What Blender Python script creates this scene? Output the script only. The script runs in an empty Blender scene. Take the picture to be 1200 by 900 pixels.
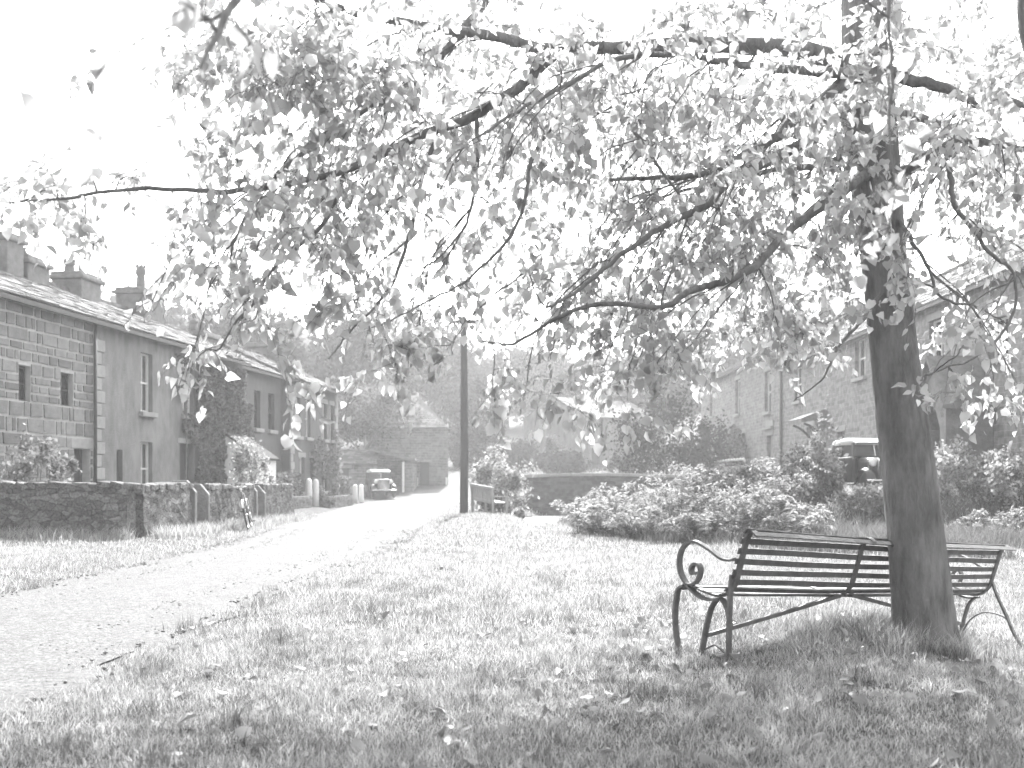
import bpy, math, random
import numpy as np
from mathutils import Vector, Matrix

R = math.radians
rng = np.random.default_rng(7)
random.seed(7)
scene = bpy.context.scene
C = scene.collection

# ------------------------------------------------------------------ camera, sky, sun, exposure
F, HOR, EYE = 1250.0, 562.0, 1.2            # focal length in photo pixels, horizon row, eye height
SUN_AZ, SUN_EL = R(4.0), R(43.0)            # clockwise from +Y, above the horizon
cam_d = bpy.data.cameras.new('camera')
cam = bpy.data.objects.new('camera', cam_d)
C.objects.link(cam)
cam.location = (0, 0, EYE)
cam.rotation_euler = (R(90), 0, 0)
cam_d.sensor_width = 36
cam_d.lens = F / 1200 * 36
cam_d.shift_y = (HOR - 450) / 1200
cam_d.clip_start = 0.05
cam_d.clip_end = 2000
cam_d.dof.use_dof = True
cam_d.dof.focus_distance = 9.5
cam_d.dof.aperture_fstop = 2.6
scene.camera = cam

world = bpy.data.worlds.new('World')
scene.world = world
world.use_nodes = True
wn = world.node_tree.nodes
wl = world.node_tree.links
wn.clear()
wo = wn.new('ShaderNodeOutputWorld')
wb = wn.new('ShaderNodeBackground')
wb.inputs['Strength'].default_value = 0.15
sky = wn.new('ShaderNodeTexSky')
sky.sky_type = 'NISHITA'
sky.sun_disc = False
sky.sun_elevation = SUN_EL
sky.sun_rotation = SUN_AZ
sky.dust_density = 5.0
sky.air_density = 1.0
bw = wn.new('ShaderNodeRGBToBW')            # black-and-white film
wl.new(sky.outputs[0], bw.inputs[0])
wl.new(bw.outputs[0], wb.inputs['Color'])
wl.new(wb.outputs[0], wo.inputs['Surface'])

sun_d = bpy.data.lights.new('sun', 'SUN')
sun_d.energy = 3.05
sun_d.angle = R(0.53)
sun_o = bpy.data.objects.new('sun', sun_d)
C.objects.link(sun_o)
sdir = Vector((math.sin(SUN_AZ) * math.cos(SUN_EL), math.cos(SUN_AZ) * math.cos(SUN_EL), math.sin(SUN_EL)))
sun_o.rotation_euler = sdir.to_track_quat('Z', 'Y').to_euler()
sun_o.location = (0, 0, 60)

scene.view_settings.view_transform = 'Standard'
scene.view_settings.look = 'None'
scene.view_settings.exposure = 2.25
scene.view_settings.gamma = 1.0
scene.view_settings.use_curve_mapping = False
cy = scene.cycles
cy.use_denoising = True
cy.max_bounces = 6
cy.diffuse_bounces = 3
cy.transmission_bounces = 4
cy.transparent_max_bounces = 4
cy.volume_bounces = 1
cy.caustics_reflective = False
cy.caustics_refractive = False

HAZE = 0.0014                               # scattering per metre of the air

# ------------------------------------------------------------------ helpers
def pix(px, py, Y):
    return Vector(((px - 600) / F * Y, Y, EYE - (py - HOR) / F * Y))

def fbm(x, y, s=1.0, seed=0, oct=4):
    x = np.asarray(x, float) * s; y = np.asarray(y, float) * s
    r = np.random.default_rng(1000 + seed)
    out = np.zeros(np.broadcast(x, y).shape); a = 1.0; f = 1.0; tot = 0
    for o in range(oct):
        for k in range(3):
            th = r.uniform(0, 6.283); ph = r.uniform(0, 6.283); ff = f * r.uniform(.7, 1.4)
            out += a * np.sin((x * math.cos(th) + y * math.sin(th)) * ff * 6.283 + ph + 1.3 * np.sin((x * math.sin(th) - y * math.cos(th)) * ff * 3.1 + ph))
        tot += a * 3; a *= .5; f *= 2.1
    return out / tot * 1.8

def tagit(o, label=None, cat=None, group=None, kind=None):
    if label: o['label'] = label
    if cat: o['category'] = cat
    if group: o['group'] = group
    if kind: o['kind'] = kind
    return o

def thing(name, loc, label, cat, group=None):
    o = bpy.data.objects.new(name, None)
    o.empty_display_size = .2
    C.objects.link(o)
    o.location = loc
    return tagit(o, label, cat, group, 'thing')

def root_loc(p):
    while p.parent: p = p.parent
    return np.array(p.location)

def link_mesh(name, me, mat, parent=None, smooth=False):
    if mat is not None and not me.materials: me.materials.append(mat)
    o = bpy.data.objects.new(name, me)
    C.objects.link(o)
    if parent is not None: o.parent = parent
    return o

def np_mesh(name, verts, faces_flat, sizes, mat=None, parent=None, base=None, smooth=False):
    """mesh from numpy arrays: faces_flat vertex indices, sizes vertices per face"""
    verts = np.asarray(verts, np.float32)
    if parent is not None: verts = verts - root_loc(parent).astype(np.float32)
    elif base is not None: verts = verts - np.asarray(base, np.float32)
    me = bpy.data.meshes.new(name)
    me.vertices.add(len(verts)); me.vertices.foreach_set('co', verts.ravel())
    faces_flat = np.asarray(faces_flat, np.int32); sizes = np.asarray(sizes, np.int32)
    me.loops.add(len(faces_flat)); me.loops.foreach_set('vertex_index', faces_flat)
    me.polygons.add(len(sizes))
    st = np.concatenate([[0], np.cumsum(sizes)[:-1]]).astype(np.int32)
    me.polygons.foreach_set('loop_start', st)
    if smooth: me.polygons.foreach_set('use_smooth', np.ones(len(sizes), bool))
    me.update(calc_edges=True)
    me.validate()
    o = link_mesh(name, me, mat, parent)
    if parent is None and base is not None: o.location = base
    return o

class MB:
    """collects shapes, then builds ONE mesh object"""
    def __init__(s): s.v = []; s.f = []; s.sm = []
    def add(s, vs, fs, smooth=False):
        b = len(s.v); s.v += [tuple(p) for p in vs]
        s.f += [tuple(i + b for i in f) for f in fs]; s.sm += [smooth] * len(fs)
    def hexa(s, P):   # 8 corners: bottom 0-3 ccw, top 4-7
        s.add(P, [(3, 2, 1, 0), (4, 5, 6, 7), (0, 1, 5, 4), (1, 2, 6, 5), (2, 3, 7, 6), (3, 0, 4, 7)])
    def box(s, x0, x1, y0, y1, z0, z1):
        s.hexa([(x0, y0, z0), (x1, y0, z0), (x1, y1, z0), (x0, y1, z0), (x0, y0, z1), (x1, y0, z1), (x1, y1, z1), (x0, y1, z1)])
    def obox(s, c, ax, ay, az):   # centre and three half-extent vectors
        c, ax, ay, az = map(Vector, (c, ax, ay, az))
        s.hexa([c - ax - ay - az, c + ax - ay - az, c + ax + ay - az, c - ax + ay - az, c - ax - ay + az, c + ax - ay + az, c + ax + ay + az, c - ax + ay + az])
    def quad(s, a, b, c, d): s.add([a, b, c, d], [(0, 1, 2, 3)])
    def poly(s, pts): s.add(pts, [tuple(range(len(pts)))])
    def tube(s, pts, rad, n=8, cap=True, flat=None, smooth=True):
        """flat=(w, t, up): a strap of half-width w along 'up' x tangent ..."""
        pts = [Vector(p) for p in pts]; m = len(pts)
        if not hasattr(rad, '__len__'): rad = [rad] * m
        vs = []; fs = []
        t0 = (pts[1] - pts[0]).normalized()
        nrm = t0.orthogonal().normalized()
        for i, p in enumerate(pts):
            t = (pts[min(i + 1, m - 1)] - pts[max(i - 1, 0)])
            t = t.normalized() if t.length > 1e-9 else t0
            nrm = (nrm - t * nrm.dot(t)); nrm = nrm.normalized() if nrm.length > 1e-6 else t.orthogonal().normalized()
            bi = t.cross(nrm)
            for k in range(n):
                a = 6.28318 * k / n
                vs.append(p + (nrm * math.cos(a) + bi * math.sin(a)) * rad[i])
            if i:
                for k in range(n):
                    k2 = (k + 1) % n
                    fs.append(((i - 1) * n + k, (i - 1) * n + k2, i * n + k2, i * n + k))
        if cap:
            fs.append(tuple(range(n - 1, -1, -1))); fs.append(tuple((m - 1) * n + k for k in range(n)))
        s.add(vs, fs, smooth)
    def strap(s, pts, w, t, side):
        """flat iron bar: half-width w along 'side', half-thickness t perpendicular to path"""
        pts = [Vector(p) for p in pts]; side = Vector(side).normalized(); m = len(pts); vs = []; fs = []
        for i, p in enumerate(pts):
            tg = (pts[min(i + 1, m - 1)] - pts[max(i - 1, 0)]).normalized()
            nn = tg.cross(side).normalized()
            vs += [p - side * w - nn * t, p + side * w - nn * t, p + side * w + nn * t, p - side * w + nn * t]
            if i:
                a = (i - 1) * 4; b = i * 4
                for k in range(4): fs.append((a + k, a + (k + 1) % 4, b + (k + 1) % 4, b + k))
        fs += [(3, 2, 1, 0), tuple((m - 1) * 4 + k for k in range(4))]
        s.add(vs, fs)
    def lathe(s, c, prof, n=16, axis=(0, 0, 1), smooth=True):
        c = Vector(c); ax = Vector(axis).normalized(); e1 = ax.orthogonal().normalized(); e2 = ax.cross(e1)
        vs = []; fs = []
        for i, (r, h) in enumerate(prof):
            for k in range(n):
                a = 6.28318 * k / n
                vs.append(c + ax * h + (e1 * math.cos(a) + e2 * math.sin(a)) * r)
            if i:
                for k in range(n):
                    k2 = (k + 1) % n
                    fs.append(((i - 1) * n + k, (i - 1) * n + k2, i * n + k2, i * n + k))
        fs.append(tuple(range(n - 1, -1, -1))); fs.append(tuple((len(prof) - 1) * n + k for k in range(n)))
        s.add(vs, fs, smooth)
    def build(s, name, mat, parent=None, base=None, bevel=0):
        off = root_loc(parent) if parent is not None else (np.array(base) if base is not None else np.zeros(3))
        me = bpy.data.meshes.new(name)
        me.from_pydata([(p[0] - off[0], p[1] - off[1], p[2] - off[2]) for p in s.v], [], s.f)
        me.polygons.foreach_set('use_smooth', s.sm)
        me.update()
        o = link_mesh(name, me, mat, parent)
        if parent is None and base is not None: o.location = base
        if bevel:
            b = o.modifiers.new('bevel', 'BEVEL'); b.width = bevel; b.segments = 2; b.limit_method = 'ANGLE'
        return o

def copy_tree(o, parent=None):
    c = o.copy(); C.objects.link(c); c.parent = parent
    for ch in list(o.children): copy_tree(ch, c)
    return c

def smooth_line(pts, n=8, jit=0.0, r=None):
    """Catmull-Rom through points (any dimension)"""
    P = np.array(pts, float); out = []
    Q = np.vstack([2 * P[0] - P[1], P, 2 * P[-1] - P[-2]])
    for i in range(1, len(Q) - 2):
        for k in range(n):
            t = k / n
            a, b, c, d = Q[i - 1], Q[i], Q[i + 1], Q[i + 2]
            out.append(.5 * ((2 * b) + (c - a) * t + (2 * a - 5 * b + 4 * c - d) * t * t + (3 * b - a - 3 * c + d) * t ** 3))
    out.append(P[-1]); out = np.array(out)
    if jit:
        w = np.cumsum((r or rng).normal(0, jit, (len(out), 3)), 0)
        w -= np.linspace(0, 1, len(out))[:, None] * w[-1]
        out[:, :3] += w
    return out

# ------------------------------------------------------------------ materials (greys: a black-and-white photograph)
def mat(name, base, rough=.85, var=.3, scale=6.0, bump=.3, bscale=None, spec=.25, island=0.0, stretch=None, stain=0.0, metal=0.0, trans=0.0, contrast=1.0):
    m = bpy.data.materials.new(name); m.use_nodes = True
    nt = m.node_tree; N = nt.nodes; L = nt.links; N.clear()
    out = N.new('ShaderNodeOutputMaterial')
    geo = N.new('ShaderNodeNewGeometry')
    mp = N.new('ShaderNodeMapping')
    L.new(geo.outputs['Position'], mp.inputs['Vector'])
    if stretch: mp.inputs['Scale'].default_value = stretch
    n1 = N.new('ShaderNodeTexNoise'); n1.inputs['Scale'].default_value = scale; n1.inputs['Detail'].default_value = 6; n1.inputs['Roughness'].default_value = .65
    L.new(mp.outputs[0], n1.inputs['Vector'])
    mr = N.new('ShaderNodeMapRange')
    mr.inputs['From Min'].default_value = .5 - .25 / contrast; mr.inputs['From Max'].default_value = .5 + .25 / contrast
    mr.inputs['To Min'].default_value = base * (1 - var); mr.inputs['To Max'].default_value = base * (1 + var)
    L.new(n1.outputs['Fac'], mr.inputs['Value'])
    val = mr.outputs[0]
    def mul(a, lo, hi, fac_out):
        q = N.new('ShaderNodeMapRange'); q.inputs['To Min'].default_value = lo; q.inputs['To Max'].default_value = hi
        L.new(fac_out, q.inputs['Value'])
        k = N.new('ShaderNodeMath'); k.operation = 'MULTIPLY'; L.new(a, k.inputs[0]); L.new(q.outputs[0], k.inputs[1])
        return k.outputs[0]
    if island: val = mul(val, 1 - island, 1 + island, geo.outputs['Random Per Island'])
    if stain:
        n3 = N.new('ShaderNodeTexNoise'); n3.inputs['Scale'].default_value = scale * .12; n3.inputs['Detail'].default_value = 3
        L.new(geo.outputs['Position'], n3.inputs['Vector'])
        val = mul(val, 1 - stain * 1.6, 1 + stain * 1.6, n3.outputs['Fac'])
    cmb = N.new('ShaderNodeCombineColor')
    for k in range(3): L.new(val, cmb.inputs[k])
    nb = None
    if bump:
        n2 = N.new('ShaderNodeTexNoise'); n2.inputs['Scale'].default_value = bscale or scale * 4; n2.inputs['Detail'].default_value = 5
        L.new(mp.outputs[0], n2.inputs['Vector'])
        nb = N.new('ShaderNodeBump'); nb.inputs['Strength'].default_value = bump; nb.inputs['Distance'].default_value = .03
        L.new(n2.outputs['Fac'], nb.inputs['Height'])
    if trans:
        d = N.new('ShaderNodeBsdfDiffuse'); t = N.new('ShaderNodeBsdfTranslucent'); g = N.new('ShaderNodeBsdfGlossy')
        L.new(cmb.outputs[0], d.inputs['Color']); L.new(cmb.outputs[0], t.inputs['Color'])
        g.inputs['Roughness'].default_value = rough * .6; g.inputs['Color'].default_value = (.8, .8, .8, 1)
        m1 = N.new('ShaderNodeMixShader'); m1.inputs[0].default_value = trans
        L.new(d.outputs[0], m1.inputs[1]); L.new(t.outputs[0], m1.inputs[2])
        m2 = N.new('ShaderNodeMixShader'); m2.inputs[0].default_value = spec
        L.new(m1.outputs[0], m2.inputs[1]); L.new(g.outputs[0], m2.inputs[2])
        L.new(m2.outputs[0], out.inputs['Surface'])
        if nb: L.new(nb.outputs[0], d.inputs['Normal'])
    else:
        p = N.new('ShaderNodeBsdfPrincipled')
        L.new(cmb.outputs[0], p.inputs['Base Color'])
        p.inputs['Roughness'].default_value = rough; p.inputs['Specular IOR Level'].default_value = spec; p.inputs['Metallic'].default_value = metal
        if nb: L.new(nb.outputs[0], p.inputs['Normal'])
        L.new(p.outputs[0], out.inputs['Surface'])
    return m

def brick_mat(name, base, bw_, bh, mortar=.02, var=.3, bump=.5, mort_v=1.35, axis='yz'):
    """coursed stone too far away to pick apart"""
    m = bpy.data.materials.new(name); m.use_nodes = True
    nt = m.node_tree; N = nt.nodes; L = nt.links; N.clear()
    out = N.new('ShaderNodeOutputMaterial'); p = N.new('ShaderNodeBsdfPrincipled'); geo = N.new('ShaderNodeNewGeometry')
    sx = N.new('ShaderNodeSeparateXYZ'); L.new(geo.outputs['Position'], sx.inputs[0])
    cx = N.new('ShaderNodeCombineXYZ'); ad = N.new('ShaderNodeMath'); ad.operation = 'ADD'
    L.new(sx.outputs[0], ad.inputs[0]); L.new(sx.outputs[1], ad.inputs[1])
    L.new(ad.outputs[0], cx.inputs[0]); L.new(sx.outputs[2], cx.inputs[1])
    nz = N.new('ShaderNodeTexNoise'); nz.inputs['Scale'].default_value = 1.7; L.new(geo.outputs['Position'], nz.inputs['Vector'])
    mx = N.new('ShaderNodeMixRGB'); mx.blend_type = 'ADD'; mx.inputs[0].default_value = .12
    L.new(cx.outputs[0], mx.inputs[1]); L.new(nz.outputs['Color'], mx.inputs[2])
    b = N.new('ShaderNodeTexBrick'); L.new(mx.outputs[0], b.inputs['Vector'])
    b.inputs['Scale'].default_value = 1; b.inputs['Brick Width'].default_value = bw_; b.inputs['Row Height'].default_value = bh
    b.inputs['Mortar Size'].default_value = mortar; b.inputs['Mortar Smooth'].default_value = .4; b.offset = .43; b.squash = 1.3; b.squash_frequency = 3
    for k, v in (('Color1', base * (1 - var)), ('Color2', base * (1 + var)), ('Mortar', base * mort_v)): b.inputs[k].default_value = (v, v, v, 1)
    n1 = N.new('ShaderNodeTexNoise'); n1.inputs['Scale'].default_value = 5; n1.inputs['Detail'].default_value = 6; L.new(geo.outputs['Position'], n1.inputs['Vector'])
    q = N.new('ShaderNodeMapRange'); q.inputs['From Min'].default_value = .3; q.inputs['From Max'].default_value = .7; q.inputs['To Min'].default_value = .7; q.inputs['To Max'].default_value = 1.3; L.new(n1.outputs['Fac'], q.inputs['Value'])
    k = N.new('ShaderNodeMixRGB'); k.blend_type = 'MULTIPLY'; k.inputs[0].default_value = 1; L.new(b.outputs['Color'], k.inputs[1]); L.new(q.outputs[0], k.inputs[2])
    L.new(k.outputs[0], p.inputs['Base Color']); p.inputs['Roughness'].default_value = .9; p.inputs['Specular IOR Level'].default_value = .15
    inv = N.new('ShaderNodeMath'); inv.operation = 'SUBTRACT'; inv.inputs[0].default_value = 1; L.new(b.outputs['Fac'], inv.inputs[1])
    a2 = N.new('ShaderNodeMath'); a2.operation = 'MULTIPLY_ADD'; a2.inputs[1].default_value = .5; L.new(n1.outputs['Fac'], a2.inputs[0]); L.new(inv.outputs[0], a2.inputs[2])
    nb = N.new('ShaderNodeBump'); nb.inputs['Strength'].default_value = bump; nb.inputs['Distance'].default_value = .04; L.new(a2.outputs[0], nb.inputs['Height'])
    L.new(nb.outputs[0], p.inputs['Normal']); L.new(p.outputs[0], out.inputs['Surface'])
    return m

M = dict(
    soil=mat('soil', .075, var=.35, scale=3, bump=.6, bscale=20, stain=.2, spec=.05),
    grass=mat('grass_blades', .36, rough=.5, var=.2, scale=.9, bump=0, spec=.04, island=.6, trans=.45, stain=.12),
    bankgrass=mat('rough_grass', .15, rough=.5, var=.15, scale=.9, bump=0, spec=.04, island=.45, trans=.45),
    road=mat('dusty_gravel', .132, var=.4, scale=22, bump=.9, bscale=45, spec=.06, stain=.12, contrast=1.4),
    stone=mat('sandstone', .17, var=.3, scale=5, bump=.6, bscale=22, island=.0, stain=.1),
    mortar=mat('lime_mortar', .42, var=.2, scale=8, bump=.5, bscale=40),
    plaster=mat('roughcast_plaster', .2, var=.3, scale=3.0, bump=.8, bscale=55, stain=.24, contrast=1.3, stretch=(1, 1, .45)),
    plaster2=mat('grey_render', .13, var=.15, scale=3.5, bump=.5, bscale=50, stain=.12, stretch=(1, 1, .5)),
    white=mat('white_paint', .75, rough=.5, var=.08, scale=9, bump=.1),
    slate=mat('stone_slates', .16, spec=.08, var=.4, scale=4, bump=.7, bscale=30, island=.35),
    darkened=mat('darkened_slab', .05, var=.3, scale=5, bump=.5, spec=.05),  # shade put into the colour: porch roof slab darkened to cancel its sunlit brightness
    roofslab=mat('roof_underlay', .15, var=.2, scale=4, bump=.3),
    drywall=brick_mat('rubble_wall', .14, .26, .11, mortar=.02, var=.35, bump=.8, mort_v=.75),
    garden=mat('mossy_rubble', .115, var=.45, scale=7, bump=1.0, bscale=18, stain=.2, contrast=1.3),
    coursed=brick_mat('coursed_sandstone', .21, .46, .17, mortar=.016, var=.2, bump=.7, mort_v=1.25),
    barn=brick_mat('barn_rubble', .17, .4, .17, mortar=.02, var=.25, bump=.6),
    bridge=brick_mat('bridge_rubble', .10, .42, .17, mortar=.02, var=.3, bump=.7, mort_v=1.1),
    dressed=mat('dressed_stone', .30, var=.2, scale=6, bump=.4, stain=.1),
    darkwood=mat('dark_paint', .05, rough=.5, var=.3, scale=8, bump=.15),
    glass=mat('window_glass', .03, rough=.12, var=.2, scale=2, bump=.0, spec=.5),
    iron=mat('painted_iron', .14, rough=.5, var=.35, scale=14, bump=.25, bscale=60, spec=.3),
    bark=mat('bark', .205, rough=.9, spec=.1, var=.4, scale=9, bump=1.0, bscale=34, contrast=1.2, stretch=(1, 1, .3), stain=.26),
    twig=mat('twig_bark', .19, rough=.85, var=.3, scale=20, bump=.4),
    leaf=mat('leaf', .49, rough=.55, var=.12, scale=3, bump=0, spec=.02, island=.35, trans=.66),
    hedge=mat('hedge_leaf', .13, rough=.6, var=.2, scale=2, bump=0, spec=.012, island=.5, trans=.4),
    pale=mat('pale_leaf', .19, rough=.6, var=.2, scale=3, bump=0, spec=.015, island=.4, trans=.45),
    fern=mat('fern_leaf', .32, rough=.6, var=.2, scale=3, bump=0, spec=.015, island=.4, trans=.5),
    ivy=mat('ivy_leaf', .15, rough=.6, var=.25, scale=3, bump=0, spec=.012, island=.5, trans=.25),
    yew=mat('yew_leaf', .03, rough=.6, var=.25, scale=2, bump=0, spec=0, island=.5, trans=.12),
    tree=mat('tree_leaf', .065, rough=.55, var=.25, scale=.6, bump=0, spec=0, island=.3, trans=.15),
    litter=mat('fallen_leaf', .24, rough=.6, var=.2, scale=5, bump=0, spec=.05, island=.5, trans=.3),
    pole=mat('creosoted_pole', .1, var=.3, scale=8, bump=.5, stretch=(1, 1, .15)),
    oldwood=mat('weathered_oak', .34, var=.25, scale=12, bump=.4, stretch=(1, 1, .3)),
    carpaint=mat('dark_coachwork', .03, rough=.25, var=.1, scale=2, bump=0, spec=.5),
    carroof=mat('pale_roof_fabric', .35, rough=.55, var=.08, scale=5, bump=.05),
    tyre=mat('tyre_rubber', .03, rough=.8, var=.3, scale=20, bump=.3),
    chrome=mat('nickel', .55, rough=.2, var=.05, scale=5, bump=0, spec=.6, metal=.9),
    water=mat('stream_water', .1, rough=.22, var=.1, scale=2, bump=1.0, bscale=7, spec=.8),
    wood_far=mat('far_wood_leaf', .05, rough=.6, var=.3, scale=.25, bump=0, spec=.02, island=.3, trans=.15),
)

def rubble_mat(name, base):
    """irregular moss-grown stones with dark joints"""
    m = bpy.data.materials.new(name); m.use_nodes = True; N = m.node_tree.nodes; L = m.node_tree.links; N.clear()
    out = N.new('ShaderNodeOutputMaterial'); p = N.new('ShaderNodeBsdfPrincipled'); geo = N.new('ShaderNodeNewGeometry'); mp = N.new('ShaderNodeMapping'); mp.inputs['Scale'].default_value = (1, 1, 1.8); L.new(geo.outputs['Position'], mp.inputs['Vector'])
    nz = N.new('ShaderNodeTexNoise'); nz.inputs['Scale'].default_value = 5; nz.inputs['Detail'].default_value = 5; L.new(geo.outputs['Position'], nz.inputs['Vector'])
    mx = N.new('ShaderNodeMixRGB'); mx.blend_type = 'ADD'; mx.inputs[0].default_value = .22; L.new(mp.outputs[0], mx.inputs[1]); L.new(nz.outputs['Color'], mx.inputs[2])
    v1 = N.new('ShaderNodeTexVoronoi'); v1.inputs['Scale'].default_value = 5.5; v2 = N.new('ShaderNodeTexVoronoi'); v2.feature = 'DISTANCE_TO_EDGE'; v2.inputs['Scale'].default_value = 5.5
    L.new(mx.outputs[0], v1.inputs['Vector']); L.new(mx.outputs[0], v2.inputs['Vector'])
    sc = N.new('ShaderNodeSeparateColor'); L.new(v1.outputs['Color'], sc.inputs[0])
    a = N.new('ShaderNodeMapRange'); a.inputs['To Min'].default_value = base * .7; a.inputs['To Max'].default_value = base * 1.4; L.new(sc.outputs[0], a.inputs['Value'])
    b = N.new('ShaderNodeMapRange'); b.inputs['From Max'].default_value = .06; b.inputs['To Min'].default_value = .68; L.new(v2.outputs['Distance'], b.inputs['Value'])
    n2 = N.new('ShaderNodeTexNoise'); n2.inputs['Scale'].default_value = 26; n2.inputs['Detail'].default_value = 4; L.new(geo.outputs['Position'], n2.inputs['Vector'])
    c = N.new('ShaderNodeMapRange'); c.inputs['From Min'].default_value = .3; c.inputs['From Max'].default_value = .7; c.inputs['To Min'].default_value = .6; c.inputs['To Max'].default_value = 1.4; L.new(n2.outputs['Fac'], c.inputs['Value'])
    k1 = N.new('ShaderNodeMath'); k1.operation = 'MULTIPLY'; L.new(a.outputs[0], k1.inputs[0]); L.new(b.outputs[0], k1.inputs[1]); k2 = N.new('ShaderNodeMath'); k2.operation = 'MULTIPLY'; L.new(k1.outputs[0], k2.inputs[0]); L.new(c.outputs[0], k2.inputs[1])
    cc = N.new('ShaderNodeCombineColor'); [L.new(k2.outputs[0], cc.inputs[q]) for q in range(3)]; L.new(cc.outputs[0], p.inputs['Base Color']); p.inputs['Roughness'].default_value = .95; p.inputs['Specular IOR Level'].default_value = .1
    h = N.new('ShaderNodeMath'); h.operation = 'MULTIPLY_ADD'; h.inputs[1].default_value = .25; L.new(n2.outputs['Fac'], h.inputs[0]); L.new(b.outputs[0], h.inputs[2])
    nb = N.new('ShaderNodeBump'); nb.inputs['Strength'].default_value = 1.0; nb.inputs['Distance'].default_value = .05; L.new(h.outputs[0], nb.inputs['Height']); L.new(nb.outputs[0], p.inputs['Normal']); L.new(p.outputs[0], out.inputs['Surface'])
    return m
M['garden'] = rubble_mat('mossy_rubble_wall', .14)

# ------------------------------------------------------------------ terrain
STREAM = np.array([(3.6, 70), (3.9, 58), (3.8, 50), (2.4, 42), (2.6, 36), (4.2, 30), (7.4, 26), (12, 23.6), (20, 22.5), (60, 21.5)], float)
def stream_dist(x, y):
    x = np.asarray(x, float); y = np.asarray(y, float)
    best = np.full(np.broadcast(x, y).shape, 1e9); side = np.zeros_like(best)
    for a, b in zip(STREAM[:-1], STREAM[1:]):
        d = b - a; L2 = d @ d
        t = np.clip(((x - a[0]) * d[0] + (y - a[1]) * d[1]) / L2, 0, 1)
        dx = x - a[0] - t * d[0]; dy = y - a[1] - t * d[1]
        q = np.hypot(dx, dy); cr = d[0] * dy - d[1] * dx
        u = q < best; best = np.where(u, q, best); side = np.where(u, np.sign(cr), side)
    return best, side           # side > 0: far (right) bank
def sst(a, b, x):
    t = np.clip((x - a) / (b - a), 0, 1); return t * t * (3 - 2 * t)

ROADC = smooth_line([(-4.1, -8, 3.0), (-4.05, 4, 3.0), (-3.95, 11, 2.9), (-3.75, 18, 3.3), (-4.1, 26, 3.7), (-4.6, 36, 4.1), (-5.1, 50, 4.9), (-4.9, 62, 4.8), (-3.4, 74, 4.0), (-.6, 86, 3.4)], 6)  # x, y, width
def road_off(x, y):
    """signed distance outside the road edge (negative on it)"""
    xc = np.interp(y, ROADC[:, 1], ROADC[:, 0]); w = np.interp(y, ROADC[:, 1], ROADC[:, 2])
    return np.abs(x - xc) - w / 2

def ground(x, y):
    x = np.asarray(x, float); y = np.asarray(y, float)
    d, s = stream_dist(x, y)
    far = s > 0
    base = np.where(far, .75 * sst(1.3, 3.0, d) + .5 * sst(9.5, 13, x), 0.0)
    base = base - .62 * (1 - sst(1.2, np.where(far, 2.2, 3.4), d))
    hill = 2.2 * sst(58, 88, y) + np.maximum(y - 84, 0) * .118 + sst(90, 220, y) * 3 * np.sin(x * .018 + 2.6)
    hill = hill + sst(-16, -60, x) * 7
    fade = sst(56, 66, y)
    base = base * (1 - fade)
    ro = road_off(x, y)
    inroad = sst(.5, -.3, ro) * (y < 86)
    micro = (.02 * fbm(x, y, .16, 1) + .012 * fbm(x, y, .9, 2, 3)) * (1 - inroad) - .03 * inroad
    # the lawn swells a little towards the pole, and rises from the road edge
    swell = .10 * np.exp(-(((x + 1.0) / 1.6) ** 2 + ((y - 33) / 8) ** 2)) - .34 * np.exp(-((x - .028 * y) / .55) ** 2) * sst(28, 33, y) * (y < 45)
    verge = .12 * sst(0, .9, ro) * (x < -4) * sst(60, 40, y)
    dip = .24 * sst(2.4, 4.3, x) * sst(19, 13, y)
    return base - dip + hill + micro + swell * (1 - inroad) + verge

def axis_pts(lo, hi, fine):
    out = [lo]
    while out[-1] < hi:
        p = out[-1]; st = 14.0
        for a, b, s in fine:
            if a - 1 <= p < b: st = min(st, s)
        dist = min([0 if a <= p <= b else min(abs(p - a), abs(p - b)) for a, b, s in fine])
        st = min(st, max(.5, dist * .25 + .5)) if st == 14.0 else st
        out.append(p + st)
    return np.array(out)

def grid_mesh(name, xs, ys, Z, mat_, keep=None):
    X, Y = np.meshgrid(xs, ys)
    V = np.stack([X, Y, Z], -1).reshape(-1, 3)
    nx, ny = len(xs), len(ys)
    i = np.arange(nx - 1)[None, :] + np.arange(ny - 1)[:, None] * nx
    f = np.stack([i, i + 1, i + 1 + nx, i + nx], -1).reshape(-1, 4)
    return np_mesh(name, V, f.ravel(), np.full(len(f), 4), mat_, smooth=True)
# ------------------------------------------------------------------ setting
xs = axis_pts(-150, 150, [(-14, 22, .3)]); ys = axis_pts(-30, 250, [(2, 52, .3)])
Xg, Yg = np.meshgrid(xs, ys)
tagit(grid_mesh('ground', xs, ys, ground(Xg, Yg), M['soil']), 'grassy ground of the village green rising to a hill', kind='structure')

# road: ribbon with ragged edges
yy = np.concatenate([np.arange(-8, 30, .25), np.arange(30, 86, .6)])
cols = 14
V = []
for j, y in enumerate(yy):
    xc = np.interp(y, ROADC[:, 1], ROADC[:, 0]); w = np.interp(y, ROADC[:, 1], ROADC[:, 2]) / 2
    l = xc - w + .16 * fbm(y, 3.1, .7, 5); r = xc + w + .24 * fbm(y, 8.7, .6, 6)
    for k in range(cols):
        t = k / (cols - 1); x = l + (r - l) * t
        V.append((x, y, 0))
V = np.array(V)
crown = np.tile(np.sin(np.linspace(0, math.pi, cols)), len(yy))
rut = np.tile(np.exp(-((np.abs(np.linspace(-1, 1, cols)) - .45) / .16) ** 2), len(yy))
V[:, 2] = ground(V[:, 0], V[:, 1]) + .012 + .05 * crown ** .6 - .022 * rut
i = np.arange(cols - 1)[None, :] + np.arange(len(yy) - 1)[:, None] * cols
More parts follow.
